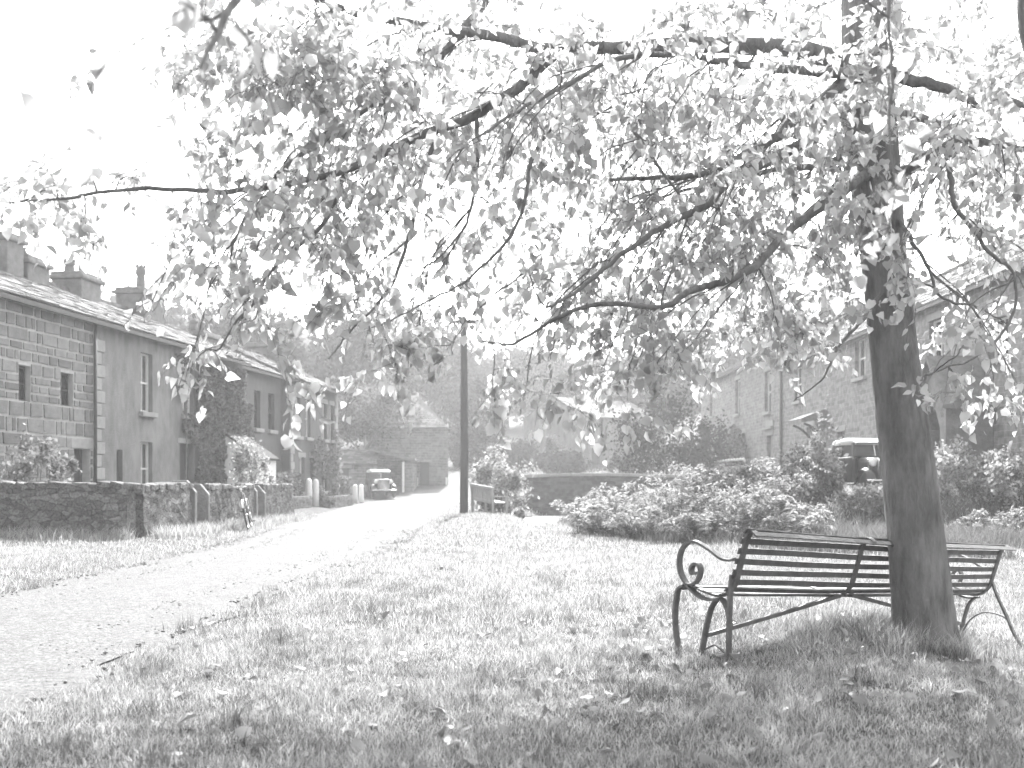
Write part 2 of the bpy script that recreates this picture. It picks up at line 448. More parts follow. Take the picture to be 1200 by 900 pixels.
f = np.stack([i, i + 1, i + 1 + cols, i + cols], -1).reshape(-1, 4)
tagit(np_mesh('road', V, f.ravel(), np.full(len(f), 4), M['road'], smooth=True), 'pale dusty village road', kind='structure')

# stream water
sl = smooth_line(STREAM, 8); V = []; tan = np.gradient(sl, axis=0); tan /= np.linalg.norm(tan, axis=1)[:, None]
for p, t in zip(sl, tan):
    for k in (-2.4, -.8, .8, 2.4): V.append((p[0] - t[1] * k, p[1] + t[0] * k, -.40))
n = len(sl); i = np.arange(3)[None, :] + np.arange(n - 1)[:, None] * 4
f = np.stack([i, i + 1, i + 5, i + 4], -1).reshape(-1, 4)
tagit(np_mesh('stream_water', V, f.ravel(), np.full(len(f), 4), M['water'], smooth=True), 'bright water of the stream below the bridge', kind='structure')

# ------------------------------------------------------------------ houses
def wall_front(mb, O, u, nrm, L, z0, z1, ops, reveal=.16):
    """front wall face with openings (u0,u1,za,zb) and reveals going back"""
    us = sorted({0, L, *[o[0] for o in ops], *[o[1] for o in ops]}); zs = sorted({z0, z1, *[o[2] for o in ops], *[o[3] for o in ops]})
    P = lambda a, z, d=0: (O[0] + u[0] * a - nrm[0] * d, O[1] + u[1] * a - nrm[1] * d, z)
    for a, b in zip(us[:-1], us[1:]):
        for c, d in zip(zs[:-1], zs[1:]):
            if any(o[0] - 1e-6 <= a and b <= o[1] + 1e-6 and o[2] - 1e-6 <= c and d <= o[3] + 1e-6 for o in ops): continue
            mb.quad(P(a, c), P(b, c), P(b, d), P(a, d))
    for o in ops:
        a, b, c, d = o[:4]; r = reveal + .1
        mb.quad(P(a, c), P(a, c, r), P(a, d, r), P(a, d)); mb.quad(P(b, c, r), P(b, c), P(b, d), P(b, d, r))
        mb.quad(P(a, d), P(a, d, r), P(b, d, r), P(b, d)); mb.quad(P(a, c, r), P(a, c), P(b, c), P(b, c, r))

def window_part(root, O, u, nrm, o, reveal=.16, bars=(1, 2), frame_mat='white', sill=True, sillmat='dressed', lintel=None):
    a, b, c, d = o[:4]; u3 = Vector((u[0], u[1], 0)); n3 = Vector((nrm[0], nrm[1], 0)); O3 = Vector((O[0], O[1], 0))
    P = lambda s, z, dep: O3 + u3 * s + Vector((0, 0, z)) - n3 * dep
    m = MB(); fw = .05
    def bar(s0, s1, z0, z1, dep, t):
        m.obox((P(s0, z0, dep) + P(s1, z1, dep)) / 2, u3 * abs(s1 - s0) / 2, n3 * t, Vector((0, 0, abs(z1 - z0) / 2)))
    bar(a, a + fw, c, d, reveal, .03); bar(b - fw, b, c, d, reveal, .03)
    bar(a + fw, b - fw, c, c + fw, reveal, .03); bar(a + fw, b - fw, d - fw, d, reveal, .03)
    nu, nz = bars
    for k in range(1, nu + 1): s = a + (b - a) * k / (nu + 1); bar(s - .014, s + .014, c + fw, d - fw, reveal, .018)
    for k in range(1, nz + 1):
        z = c + (d - c) * k / (nz + 1); h = .025 if k == (nz + 1) / 2 else .012
        bar(a + fw, b - fw, z - h, z + h, reveal, .022)
    w = m.build('window', M[frame_mat], root)
    g = MB(); g.quad(P(a, c, reveal + .035), P(b, c, reveal + .035), P(b, d, reveal + .035), P(a, d, reveal + .035)); g.build('pane', M['glass'], w)
    if sill:
        sm = MB(); sm.obox(P((a + b) / 2, c - .07, -.03), u3 * ((b - a) / 2 + .1), n3 * .1, Vector((0, 0, .068))); sm.build('sill', M[sillmat], w, bevel=.01)
    if lintel:
        sm = MB(); sm.obox(P((a + b) / 2, d + lintel / 2 + .003, .05), u3 * ((b - a) / 2 + .14), n3 * .07, Vector((0, 0, lintel / 2))); sm.build('lintel', M[sillmat], w, bevel=.01)
    return w

def door_part(root, O, u, nrm, o, reveal=.2, m_='darkwood', lintel=.22, planks=5):
    a, b, c, d = o[:4]; u3 = Vector((u[0], u[1], 0)); n3 = Vector((nrm[0], nrm[1], 0)); O3 = Vector((O[0], O[1], 0))
    P = lambda s, z, dep: O3 + u3 * s + Vector((0, 0, z)) - n3 * dep
    m = MB(); w = (b - a) / planks
    for k in range(planks): m.obox(P(a + (k + .5) * w, (c + d) / 2, reveal + .02 + .004 * (k % 2)), u3 * (w / 2 - .006), n3 * .02, Vector((0, 0, (d - c) / 2)))
    m.quad(P(a, c, reveal + .05), P(b, c, reveal + .05), P(b, d, reveal + .05), P(a, d, reveal + .05))
    dr = m.build('door', M[m_], root)
    h = MB(); h.lathe(P(b - .12, (c + d) / 2 - .05, reveal - .03), [(.012, -.03), (.012, 0), (.03, .01), (.028, .035), (.0, .045)], 10, axis=n3); h.build('handle', M['iron'], dr)
    if lintel:
        sm = MB(); sm.obox(P((a + b) / 2, d + lintel / 2 + .003, .05), u3 * ((b - a) / 2 + .16), n3 * .075, Vector((0, 0, lintel / 2))); sm.build('lintel', M['dressed'], dr, bevel=.012)
    return dr

def chimney(roof, c, u, w, dd, z0, z1, pots=1, mat_='stone', pot_h=.4, crown=False):
    u3 = Vector((u[0], u[1], 0)); n3 = Vector((u[1], -u[0], 0)); c = Vector((c[0], c[1], 0))
    m = MB()
    m.obox(c + Vector((0, 0, (z0 + z1 - .22) / 2)), u3 * w / 2, n3 * dd / 2, Vector((0, 0, (z1 - .22 - z0) / 2)))
    m.obox(c + Vector((0, 0, z1 - .157)), u3 * (w / 2 + .09), n3 * (dd / 2 + .09), Vector((0, 0, .06)))
    m.obox(c + Vector((0, 0, z1 - .045)), u3 * (w / 2 + .02), n3 * (dd / 2 + .02), Vector((0, 0, .05)))
    ch = m.build('chimney', M[mat_], roof, bevel=.025)
    for k in range(pots):
        p = MB(); s = 0 if pots == 1 else (k / (pots - 1) - .5) * (w - .34)
        q = c + u3 * s + Vector((0, 0, z1))
        p.lathe(q, [(.15, 0), (.14, pot_h * .5), (.12, pot_h * .62), (.17, pot_h * .72), (.17, pot_h * .86), (.13, pot_h), (.1, pot_h), (.1, pot_h - .1)], 12)
        if crown:
            for t in range(6):
                a = t * 1.047; p.obox(q + Vector((math.cos(a) * .14, math.sin(a) * .14, pot_h + .03)), (.03, 0, 0), (0, .03, 0), (0, 0, .045))
        p.build('chimney_pot', M['stone'], ch)
    return ch

def house(name, label, O, u, nrm, L, depth, z0, eave, ridge, wallmat, ops=(), roofmat='slate', slates=True, over=.22, group=None, hip=False, cat='house', slate_w=.5, slate_h=.26, gutter=True, end_over=.06):
    u = np.array(u, float) / np.hypot(*u); nrm = np.array(nrm, float); O = np.array(O, float)
    mid = O + u * L / 2
    root = thing(name, (mid[0], mid[1], z0), label, cat, group)
    mb = MB(); wall_front(mb, O, u, nrm, L, z0, eave, ops)
    P = lambda a, d, z: (O[0] + u[0] * a - nrm[0] * d, O[1] + u[1] * a - nrm[1] * d, z)
    if hip:
        for a in (0, L): mb.poly([P(a, 0, z0), P(a, 0, eave), P(a, depth, eave), P(a, depth, z0)])
    else:
        for a in (0, L): mb.poly([P(a, 0, z0), P(a, 0, eave), P(a, depth / 2, ridge - .05), P(a, depth, eave), P(a, depth, z0)])
    mb.quad(P(0, depth, z0), P(L, depth, z0), P(L, depth, eave), P(0, depth, eave))
    wall = mb.build('wall', M[wallmat], root)
    # roof slabs
    run = depth / 2; rise = ridge - eave; sl = math.hypot(run, rise); k = over / run
    rb = MB(); e = end_over; t = .07
    for sgn in (0, 1):
        def Q(a, q, dz, h=0):   # q: 0 eave(with overhang) .. 1 ridge
            dd = -over + q * (run + over); zz = eave - rise * k + q * rise * (1 + k) + dz
            aa = a if not hip else a + (h * q * run if a < L / 2 else -h * q * run)
            return P(aa, dd if sgn == 0 else depth - dd, zz)
        h = 1 if hip else 0
        rb.hexa([Q(-e, 0, 0, h), Q(L + e, 0, 0, h), Q(L + e, 1, 0, h), Q(-e, 1, 0, h), Q(-e, 0, t, h), Q(L + e, 0, t, h), Q(L + e, 1, t, h), Q(-e, 1, t, h)])
    if hip:
        for a, sg in ((-e, 1), (L + e, -1)):
            rb.poly([P(a, -over, eave - rise * k + t), P(a + sg * run, run, ridge + t), P(a, depth + over, eave - rise * k + t)])
    roof = rb.build('roof', M['roofslab'], root)
    if slates:
        r = np.random.default_rng(abs(hash(label)) % 1000 + 3) if False else np.random.default_rng(len(label) * 7 + int(L * 10))
        sb = MB(); nc = int((sl + over) / slate_h)
        N3 = Vector((nrm[0] * rise / sl, nrm[1] * rise / sl, run / sl)).normalized()
        S3 = Vector((-nrm[0] * run / sl, -nrm[1] * run / sl, rise / sl)).normalized(); U3 = Vector((u[0], u[1], 0))
        for c in range(nc):
            q0 = c * slate_h; a = -e - r.uniform(0, slate_w)
            lim = (c + .5) * slate_h / (sl + over) * run if hip else 0
            while a < L + e:
                w = slate_w * r.uniform(.55, 1.35) * (1.25 - .5 * c / nc)
                a0 = max(a, -e - .03 + lim); a1 = min(a + w, L + e + .03 - lim); a += w
                if a1 - a0 < .1: continue
                base = Vector(P((a0 + a1) / 2, -over, eave - rise * k + t)) + S3 * (q0 + slate_h * .55) + N3 * (.035 + r.uniform(0, .02))
                tilt = -.07 + r.normal(0, .022)
                s_ = (S3 * math.cos(tilt) + N3 * math.sin(tilt)); n_ = (N3 * math.cos(tilt) - S3 * math.sin(tilt))
                yaw = r.normal(0, .012)
                uu = (U3 + s_ * yaw).normalized()
                sb.obox(base - s_ * (.02 + r.uniform(-.025, .025)), uu * ((a1 - a0) / 2 - .008), s_ * slate_h * .62, n_ * r.uniform(.014, .03))
        # ridge stones
        a = -e
        while a < L + e and not hip:
            w = r.uniform(.4, .65); a1 = min(a + w, L + e)
            c_ = Vector(P((a + a1) / 2, run, ridge + t + .055 + r.uniform(-.01, .015)))
            sb.obox(c_, U3 * ((a1 - a) / 2 - .008), Vector((nrm[0], nrm[1], 0)) * .16, Vector((0, 0, .05))); a = a1
        tagit(sb.build('slates', M[roofmat], roof), kind='stuff')
    if gutter:
        g = MB(); g.strap([P(0, -over - .02, eave - rise * k + .0), P(L, -over - .02, eave - rise * k + .0)], .055, .05, (0, 0, 1)); g.build('gutter', M['darkwood'], roof)
    return root, wall, roof

# left terrace: facade line X = -14.25 + .131 Y
LU = np.array([.131, 1.0]); LU /= np.linalg.norm(LU); LN = np.array([LU[1], -LU[0]])
fY = lambda px: 17812 / (764 - px)                       # photo column -> Y on the facade
fP = lambda Y: np.array([-14.25 + .131 * Y, Y])
def fs(px, Y0): return (fY(px) - Y0) / LU[1]             # along-facade coordinate from a house's start
def fz(px, py): return EYE - (py - HOR) / F * fY(px)

# --- stone cottage
Y0, Y1 = 18.5, 27.2
O = fP(Y0); L = (Y1 - Y0) / LU[1]
ops = [(fs(22, Y0), fs(36, Y0), fz(28, 470), fz(28, 428)), (fs(71, Y0), fs(86, Y0), fz(78, 476), fz(78, 437)), (fs(87, Y0), fs(107, Y0) - .06, .05, fz(97, 526)),
       (1.2, 2.2, 3.1, 4.3), (1.6, 2.8, .9, 2.2)]
root, wall, roof = house('stone_cottage', 'cottage of large coursed stones with small dark windows at the near end of the terrace', O, LU, LN, L, 6, 0, 5.28, 6.64, 'mortar', ops, group='terrace cottages along the road')
for o in ops[:2] + ops[3:]: window_part(root, O, LU, LN, o, frame_mat='darkwood', bars=(1, 1), sill=False)
door_part(root, O, LU, LN, ops[2], lintel=.26)
# each stone of its face is a piece
unit = []
for k in range(5):
    m = MB(); r = np.random.default_rng(40 + k)
    j = lambda s=.05: r.uniform(-s, s)
    front = [(-.5 + j(), -.5 + j(), .42), (.5 + j(), -.5 + j(), .42), (.5 + j(), .5 + j(), .42), (-.5 + j(), .5 + j(), .42)]
    f2 = [(p[0] * .9, p[1] * .84, .5 + j(.06)) for p in front]; back = [(p[0], p[1], -.5) for p in front]
    m.add(back + front + f2, [(0, 1, 5, 4), (1, 2, 6, 5), (2, 3, 7, 6), (3, 0, 4, 7), (4, 5, 9, 8), (5, 6, 10, 9), (6, 7, 11, 10), (7, 4, 8, 11), (8, 9, 10, 11)])
    me = bpy.data.meshes.new('stone'); me.from_pydata(m.v, [], m.f); unit.append(me)
smats = [mat('sandstone_%s' % s, v, var=.28, scale=6, bump=.6, bscale=24, stain=.1) for s, v in (('mid', .185), ('dark', .14), ('light', .23))]
for me in unit: me.materials.append(smats[0])
variants = []
for me in unit:
    for k in (0, 0, 1, 2):
        c = me.copy(); c.materials[0] = smats[k]; variants.append(c)
r = np.random.default_rng(5); z = .9; rl = root_loc(wall); n_st = 0
sa = fs(-14, Y0)
while z < 5.1:
    hgt = float(r.choice([.2, .25, .3, .36])); hgt = min(hgt, 5.25 - z)
    a = sa - r.uniform(0, .4)
    while a < L - .02:
        w = float(np.clip(r.normal(.44, .17), .2, .95)); a1 = min(a + w, L)
        if L - a1 < .2: a1 = L
        parts = [(a, a1)]
        for o in ops:
            m_ = .14 if o[3] < 2.3 or True else 0
            lo, hi = o[2] - .0, o[3] + (.0 if o[3] > 2.4 else .27)
            if z + hgt * .5 > lo and z + hgt * .5 < hi:
                ee = 0.0 if (o[2] < z + hgt * .5 < o[3]) else .12
                new = []
                for (p, q) in parts:
                    if q <= o[0] - ee or p >= o[1] + ee: new.append((p, q))
                    else:
                        if p < o[0] - ee: new.append((p, o[0] - ee))
                        if q > o[1] + ee: new.append((o[1] + ee, q))
                parts = new
        for p, q in parts:
            if q - p < .07: continue
            s = bpy.data.objects.new('stone', variants[int(r.integers(len(variants)))]); C.objects.link(s); s.parent = wall
            cx = O + LU * (p + q) / 2 + LN * .012
            X = Vector((LU[0], LU[1], 0)); Zv = Vector((LN[0], LN[1], 0)); Yv = Vector((0, 0, 1))
            mm = Matrix((X * (q - p - r.uniform(.05, .08)), Yv * (hgt - r.uniform(.045, .07)), Zv * .035 * r.uniform(.5, 1.3))).transposed().to_4x4()
            mm.translation = Vector((cx[0] - rl[0], cx[1] - rl[1], z + hgt / 2 - rl[2]))
            s.matrix_local = mm; n_st += 1
        a = a1
    z += hgt
# quoin strip and downpipe between cottages
dp = MB(); q = O + LU * (L - .06) + LN * .1
dp.tube([(q[0], q[1], .1), (q[0], q[1], 5.15)], .045, 8); dp.build('downpipe', M['darkwood'], root)
for px, top, bot, w, pots, h in ((3, 275, 335, .62, 0, 0), (31, 303, 350, .8, 1, .3)):
    Y = 17.2 / (.131 - (px - 600) / F); c = np.array([(px - 600) / F * Y, Y]); z1 = EYE - (top - HOR) / F * Y
    chimney(roof, c, LU, .75 if pots == 0 else 1.05, .75, 5.9, z1, pots, 'stone', .28)

# --- plaster cottage
Ya, Yb = 27.2, 37.2
O = fP(Ya); L = (Yb - Ya) / LU[1]
ops = [(fs(165, Ya), fs(179, Ya), fz(172, 483), fz(172, 414)), (fs(165, Ya), fs(179, Ya), .75, fz(172, 518)), (fs(137, Ya), fs(144, Ya), .8, fz(140, 527)),
       (fs(214, Ya), fs(227, Ya), fz(220, 486), fz(220, 420)), (fs(211, Ya), fs(228, Ya), .05, fz(220, 520)), (fs(252, Ya), fs(266, Ya), .9, 2.2), (fs(256, Ya), fs(268, Ya), 3.2, 4.5)]
root, wall, roof = house('plastered_cottage', 'plastered cottage beside the stone one, ivy over its far half', O, LU, LN, L, 6, 0, 5.28, 6.66, 'plaster', ops, group='terrace cottages along the road')
for k, o in enumerate(ops):
    if k == 4: door_part(root, O, LU, LN, o, lintel=.15)
    else: window_part(root, O, LU, LN, o, frame_mat='white' if k in (0, 1, 3) else 'darkwood', bars=(1, 1) if k != 2 else (0, 1), lintel=None)
m = MB(); a0, a1 = .12, .5       # pale quoin stones at the joint
zz = .2; kk = 0
while zz < 4.8:
    w = .5 if kk % 2 else .32
    qm = MB(); c = O + LU * (.05 + w / 2) + LN * .01
    qm.obox((c[0], c[1], zz + .16), Vector((LU[0], LU[1], 0)) * w / 2, Vector((LN[0], LN[1], 0)) * .03, (0, 0, .15)); qm.build('quoin', M['dressed'], wall, bevel=.012)
    zz += .33; kk += 1
for px, top, w, pots, h, cr in ((90, 322, 1.15, 2, .3, True), (165, 341, 1.55, 1, .8, True)):
    Y = 17.2 / (.131 - (px - 600) / F); c = np.array([(px - 600) / F * Y, Y]); z1 = EYE - (top - HOR) / F * Y
    chimney(roof, c, LU, w, .95, 5.9, z1, pots, 'stone', h, cr)

# --- dark rendered cottage
Ya, Yb = 37.2, 42.0
O = fP(Ya) - LN * .35; L = (Yb - Ya) / LU[1]
ops = [(fs(309, Ya), fs(316, Ya), 3.1, 4.5), (fs(325, Ya), fs(332, Ya), 3.1, 4.5), (fs(304, Ya), fs(314, Ya), .05, 2.0), (fs(322, Ya), fs(331, Ya), .8, 2.2)]
root, wall, roof = house('rendered_cottage', 'dark rendered cottage set back between ivy and the house with pale quoins', O, LU, LN, L, 6, 0, 5.25, 6.62, 'plaster2', ops, group='terrace cottages along the road')
for k, o in enumerate(ops):
    if k == 2: door_part(root, O, LU, LN, o)
    else: window_part(root, O, LU, LN, o, frame_mat='darkwood', bars=(1, 1))
Y = 41.2; c = fP(Y) - LN * 3.3
chimney(roof, c, LU, 1.7, .9, 5.9, EYE + (HOR - 388) / F * 41, 3, 'stone', .45)

# --- end house
Ya, Yb = 42.0, 48.3
O = fP(Ya); L = (Yb - Ya) / LU[1]
cols_ = [(346, 352), (358, 364), (378, 383), (387, 391)]
ops = [(fs(a, Ya), fs(b, Ya), 2.95, 4.5) for a, b in cols_] + [(fs(351, Ya), fs(357, Ya), .7, 2.1), (fs(364, Ya), fs(371, Ya), .05, 2.1), (fs(378, Ya), fs(384, Ya), .7, 2.1)]
root, wall, roof = house('end_house', 'house with pale quoins and climbing roses at the far end of the terrace', O, LU, LN, L, 6, 0, 5.2, 6.58, 'plaster2', ops, group='terrace cottages along the road', over=.35)
for k, o in enumerate(ops):
    if k == 5: door_part(root, O, LU, LN, o)
    else: window_part(root, O, LU, LN, o, frame_mat='white', bars=(0, 1), sill=True, lintel=.2)
for e_ in (0, 1):
    zz = .05; kk = 0
    while zz < 4.8:
        w = .42 if (kk % 2) else .26; s = (w / 2 + .01) if e_ == 0 else L - w / 2 - .01
        qm = MB(); c = O + LU * s + LN * .015
        qm.obox((c[0], c[1], zz + .155), Vector((LU[0], LU[1], 0)) * w / 2, Vector((LN[0], LN[1], 0)) * .04, (0, 0, .148)); qm.build('quoin', M['dressed'], wall, bevel=.01)
        zz += .31; kk += 1
Y = 47.4; c = fP(Y) - LN * 3.0
chimney(roof, c, LU, .9, 1.6, 5.9, 7.3, 2, 'stone', .4)

# --- pale porch on the plaster cottage
pr = thing('porch', (*(fP(36.2) + LN * .6), 0), 'small pale lean-to porch under the ivy of the plastered cottage', 'porch')
u3 = Vector((LU[0], LU[1], 0)); n3 = Vector((LN[0], LN[1], 0))
A = Vector((*fP(35.3), 0)); B = Vector((*fP(36.9), 0)); d_ = 1.3
m = MB()
for q in (A, B): m.poly([q + n3 * .02, q + n3 * d_, q + n3 * d_ + Vector((0, 0, 1.9)), q + n3 * .02 + Vector((0, 0, 2.75))])
m.quad(A + n3 * d_, B + n3 * d_, B + n3 * d_ + Vector((0, 0, 1.9)), A + n3 * d_ + Vector((0, 0, 1.9)))
m.build('wall', M['white'], pr)
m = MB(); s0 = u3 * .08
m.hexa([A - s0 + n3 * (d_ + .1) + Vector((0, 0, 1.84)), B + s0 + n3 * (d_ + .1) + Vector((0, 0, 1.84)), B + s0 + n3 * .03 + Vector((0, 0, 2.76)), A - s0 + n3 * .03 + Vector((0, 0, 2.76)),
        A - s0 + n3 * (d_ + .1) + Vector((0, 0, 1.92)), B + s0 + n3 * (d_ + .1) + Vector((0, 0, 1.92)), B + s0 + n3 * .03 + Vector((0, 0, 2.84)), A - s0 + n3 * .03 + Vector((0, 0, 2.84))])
m.build('roof', M['darkened'], pr)  # roof colour painted dark to offset the sun on top

# --- outbuilding wall behind the parked car, barn, lean-to
root, wall, roof = house('outhouse', 'low stone outhouse beside the parked car', (-11.6, 66), (1, .12), (.12, -.99), 3.2, 3, .1, 2.2, 2.9, 'barn', [(.7, 1.5, .1, 1.9)], slates=True, gutter=False)
door_part(root, np.array((-11.6, 66.)), np.array((1, .12)) / math.hypot(1, .12), np.array((.12, -.99)), (.7, 1.5, .1, 1.9))
bu = np.array((1, .06)) / math.hypot(1, .06); bn = np.array((bu[1], -bu[0])); O = np.array((-9.2, 70.0))
ops = [(3.15, 3.75, .2, 2.35)]
root, wall, roof = house('barn', 'tall stone barn with hipped slate roof where the road bends', O, bu, bn, 5.0, 6, .2, 4.7, 6.9, 'barn', ops, hip=True, cat='barn', gutter=False)
door_part(root, O, bu, bn, ops[0], lintel=.15)
for s in (2.95, 4.9):
    qm = MB(); c = O + bu * s + bn * .02; qm.obox((c[0], c[1], .75), (.07, 0, 0), (0, .05, 0), (0, 0, .6)); qm.build('corner_guard', M['white'], wall, bevel=.01)
lt = thing('lean_to', (-7.6, 67.5, .15), 'open fronted lean-to shed with slab roof against the barn', 'shed')
m = MB(); m.box(-8.7, -8.4, 66.2, 69.8, .1, 2.5); m.box(-6.75, -6.2, 66.6, 69.7, .1, 2.25); m.build('wall', M['barn'], lt)
m = MB(); m.hexa([(-8.9, 65.9, 3.0), (-6.0, 65.9, 2.35), (-6.0, 69.9, 2.35), (-8.9, 69.9, 3.0), (-8.9, 65.9, 3.16), (-6.0, 65.9, 2.5), (-6.0, 69.9, 2.5), (-8.9, 69.9, 3.16)]); m.build('roof', M['slate'], lt)
m = MB(); m.box(-6.83, -6.7, 66.3, 66.45, .1, 2.3); m.build('post', M['white'], lt)

# --- house with quoins beyond the bridge
gz = 2.0
O = np.array([(683 - 600) / F * 84, 84.0]); u = np.array((.75, .66)); u /= np.hypot(*u); nn = np.array((u[1], -u[0]))
ops = [(.75, 1.4, gz + 2.3, gz + 4.2), (1.75, 2.4, gz + 2.3, gz + 4.2), (4.6, 5.4, gz + 2.3, gz + 4.0), (1.0, 2.0, gz + .05, gz + 1.7)]
root, wall, roof = house('gabled_house', 'pale gabled house with dark quoins across the bridge', O, u, nn, 9, 7, gz - 1, gz + 4.2, gz + 5.9, 'plaster', ops, gutter=False)
for o in ops[:3]: window_part(root, O, u, nn, o, frame_mat='darkwood', bars=(0, 1), lintel=.2)
door_part(root, O, u, nn, ops[3])
zz = gz
kk = 0
while zz < gz + 4.3:
    w = .7 if kk % 2 else .45
    qm = MB(); c = O + u * (w / 2) + nn * .02; qm.obox((c[0], c[1], zz + .2), Vector((u[0], u[1], 0)) * w / 2, Vector((nn[0], nn[1], 0)) * .05, (0, 0, .19)); qm.build('quoin', M['stone'], wall, bevel=.015)
    zz += .42; kk += 1

# --- right row, facade X = 13
RU = np.array((0., -1.)); RN = np.array((-1., 0.)); RX = 13.0
rY = lambda px: RX * F / (px - 600)
def rz(px, py): return EYE - (py - HOR) / F * rY(px)
Yfar, Ynear = 51.3, 26.5
O = np.array((RX, Yfar)); L = Yfar - Ynear
s_ = lambda px: Yfar - rY(px)
def rop(px, y0, y1, w): a = s_(px); return (a - w / 2, a + w / 2, rz(px, y1), rz(px, y0))
ops = [rop(1097, 374, 430, 1.1), rop(1008, 397, 442, 1.2), rop(1104, 482, 512, 1.0), rop(951, 500, 522, 1.5), rop(1170, 372, 420, 1.1), rop(935, 430, 470, 1.2),
       (s_(985) - .5, s_(985) + .5, 1.0, 3.1), (s_(1146) - .5, s_(1146) + .5, 1.0, 3.2)]
root, wall, roof = house('sandstone_house', 'two storey sandstone house behind the tree with bracketed door hood', O, RU, RN, L, 7, .6, 6.65, 8.9, 'coursed', ops, slate_w=.5)
for o in ops[:6]: window_part(root, O, RU, RN, o, frame_mat='white', bars=(1, 1) if o[3] > 4 else (2, 1), lintel=.22, reveal=.18)
for o in ops[6:]: door_part(root, O, RU, RN, o)
hd = MB(); hy = rY(962)
hd.hexa([(RX - 1.1, hy - 1.0, 3.55), (RX - .02, hy - 1.0, 3.75), (RX - .02, hy + 1.0, 3.75), (RX - 1.1, hy + 1.0, 3.55), (RX - 1.1, hy - 1.0, 3.72), (RX - .02, hy - 1.0, 4.15), (RX - .02, hy + 1.0, 4.15), (RX - 1.1, hy + 1.0, 3.72)])
h_ = hd.build('door_hood', M['slate'], root)
for dy in (-.85, .85):
    b_ = MB(); b_.tube(smooth_line([(RX - .95, hy + dy, 3.52), (RX - .6, hy + dy, 3.35), (RX - .25, hy + dy, 3.0), (RX - .05, hy + dy, 2.5)], 5), .05, 8); b_.build('bracket', M['darkwood'], h_)
dp = MB(); dp.tube([(RX - .09, Yfar - .1, .9), (RX - .09, Yfar - .1, 6.5)], .07, 8); dp.build('downpipe', M['darkwood'], root)
chimney(roof, (RX + 3.5, 33), RU, 1.2, .8, 8, 10.2, 2, 'stone', .4)
# gabled stone porch
py0 = rY(1146); pr = thing('stone_porch', (RX - .7, py0, .9), 'dark arched stone porch with pointed gable by the sandstone house', 'porch')
m = MB()
prof = [(-1.0, .8), (-1.0, 3.3), (0, 4.5), (1.0, 3.3), (1.0, .8), (.6, .8), (.6, 2.6), (.35, 3.05), (0, 3.3), (-.35, 3.05), (-.6, 2.6), (-.6, .8)]
def prism(mb, prof, x0, x1, yc):
    n = len(prof); vs = [(x0, yc + a, z) for a, z in prof] + [(x1, yc + a, z) for a, z in prof]
    mb.add(vs, [(k, (k + 1) % n, (k + 1) % n + n, k + n) for k in range(n)])
    h = [(0, 1, 9, 10), (0, 10, 11), (1, 2, 8, 9), (2, 3, 7, 8), (3, 4, 6, 7), (4, 5, 6)]
    mb.add([(x0, yc + a, z) for a, z in prof], h); mb.add([(x1, yc + a, z) for a, z in prof], h)
prism(m, prof, RX - 1.3, RX - .02, py0); m.build('wall', M['stone'], pr)
m = MB()
for sg in (-1, 1):
    m.hexa([(RX - 1.45, py0 + sg * 1.2, 3.1), (RX - .02, py0 + sg * 1.2, 3.1), (RX - .02, py0, 4.53), (RX - 1.45, py0, 4.53), (RX - 1.45, py0 + sg * 1.2, 3.22), (RX - .02, py0 + sg * 1.2, 3.22), (RX - .02, py0, 4.66), (RX - 1.45, py0, 4.66)])
m.build('roof', M['slate'], pr)

Yfar, Ynear = 74.0, 51.35
O = np.array((RX + .12, Yfar)); L = Yfar - Ynear
ops = [rop(862, 440, 485, 1.3), rop(897, 435, 483, 1.35), rop(832, 457, 488, 1.3), (s_(899) - .6, s_(899) + .6, 1.2, 3.45), rop(868, 508, 532, 1.3), rop(835, 515, 535, 1.3)]
ops = [(o[0], o[1], o[2], min(o[3], 7.0)) for o in ops]
root, wall, roof = house('tall_sandstone_house', 'taller sandstone house behind the dark yew, drainpipe at its corner', O, RU, RN, L, 7, .6, 7.7, 9.8, 'coursed', ops, slate_w=.5)
for k, o in enumerate(ops):
    if k == 3: door_part(root, O, RU, RN, o, m_='oldwood', lintel=.3)
    else: window_part(root, O, RU, RN, o, frame_mat='white', bars=(0, 1), lintel=.25, reveal=.2)
pl = MB(); pl.box(RX + .05, RX + .115, rY(899) - .9, rY(899) + .6, 3.9, 4.2); pl.build('name_plaque', M['dressed'], root, bevel=.01)
cp = MB(); cp.box(RX - .05, RX + .115, rY(899) - .95, rY(899) + .95, 3.76, 3.86); cp.build('door_cornice', M['dressed'], root, bevel=.01)
chimney(roof, (RX + 3.5, 55), RU, 1.4, .8, 8.6, 11.2, 3, 'stone', .4)
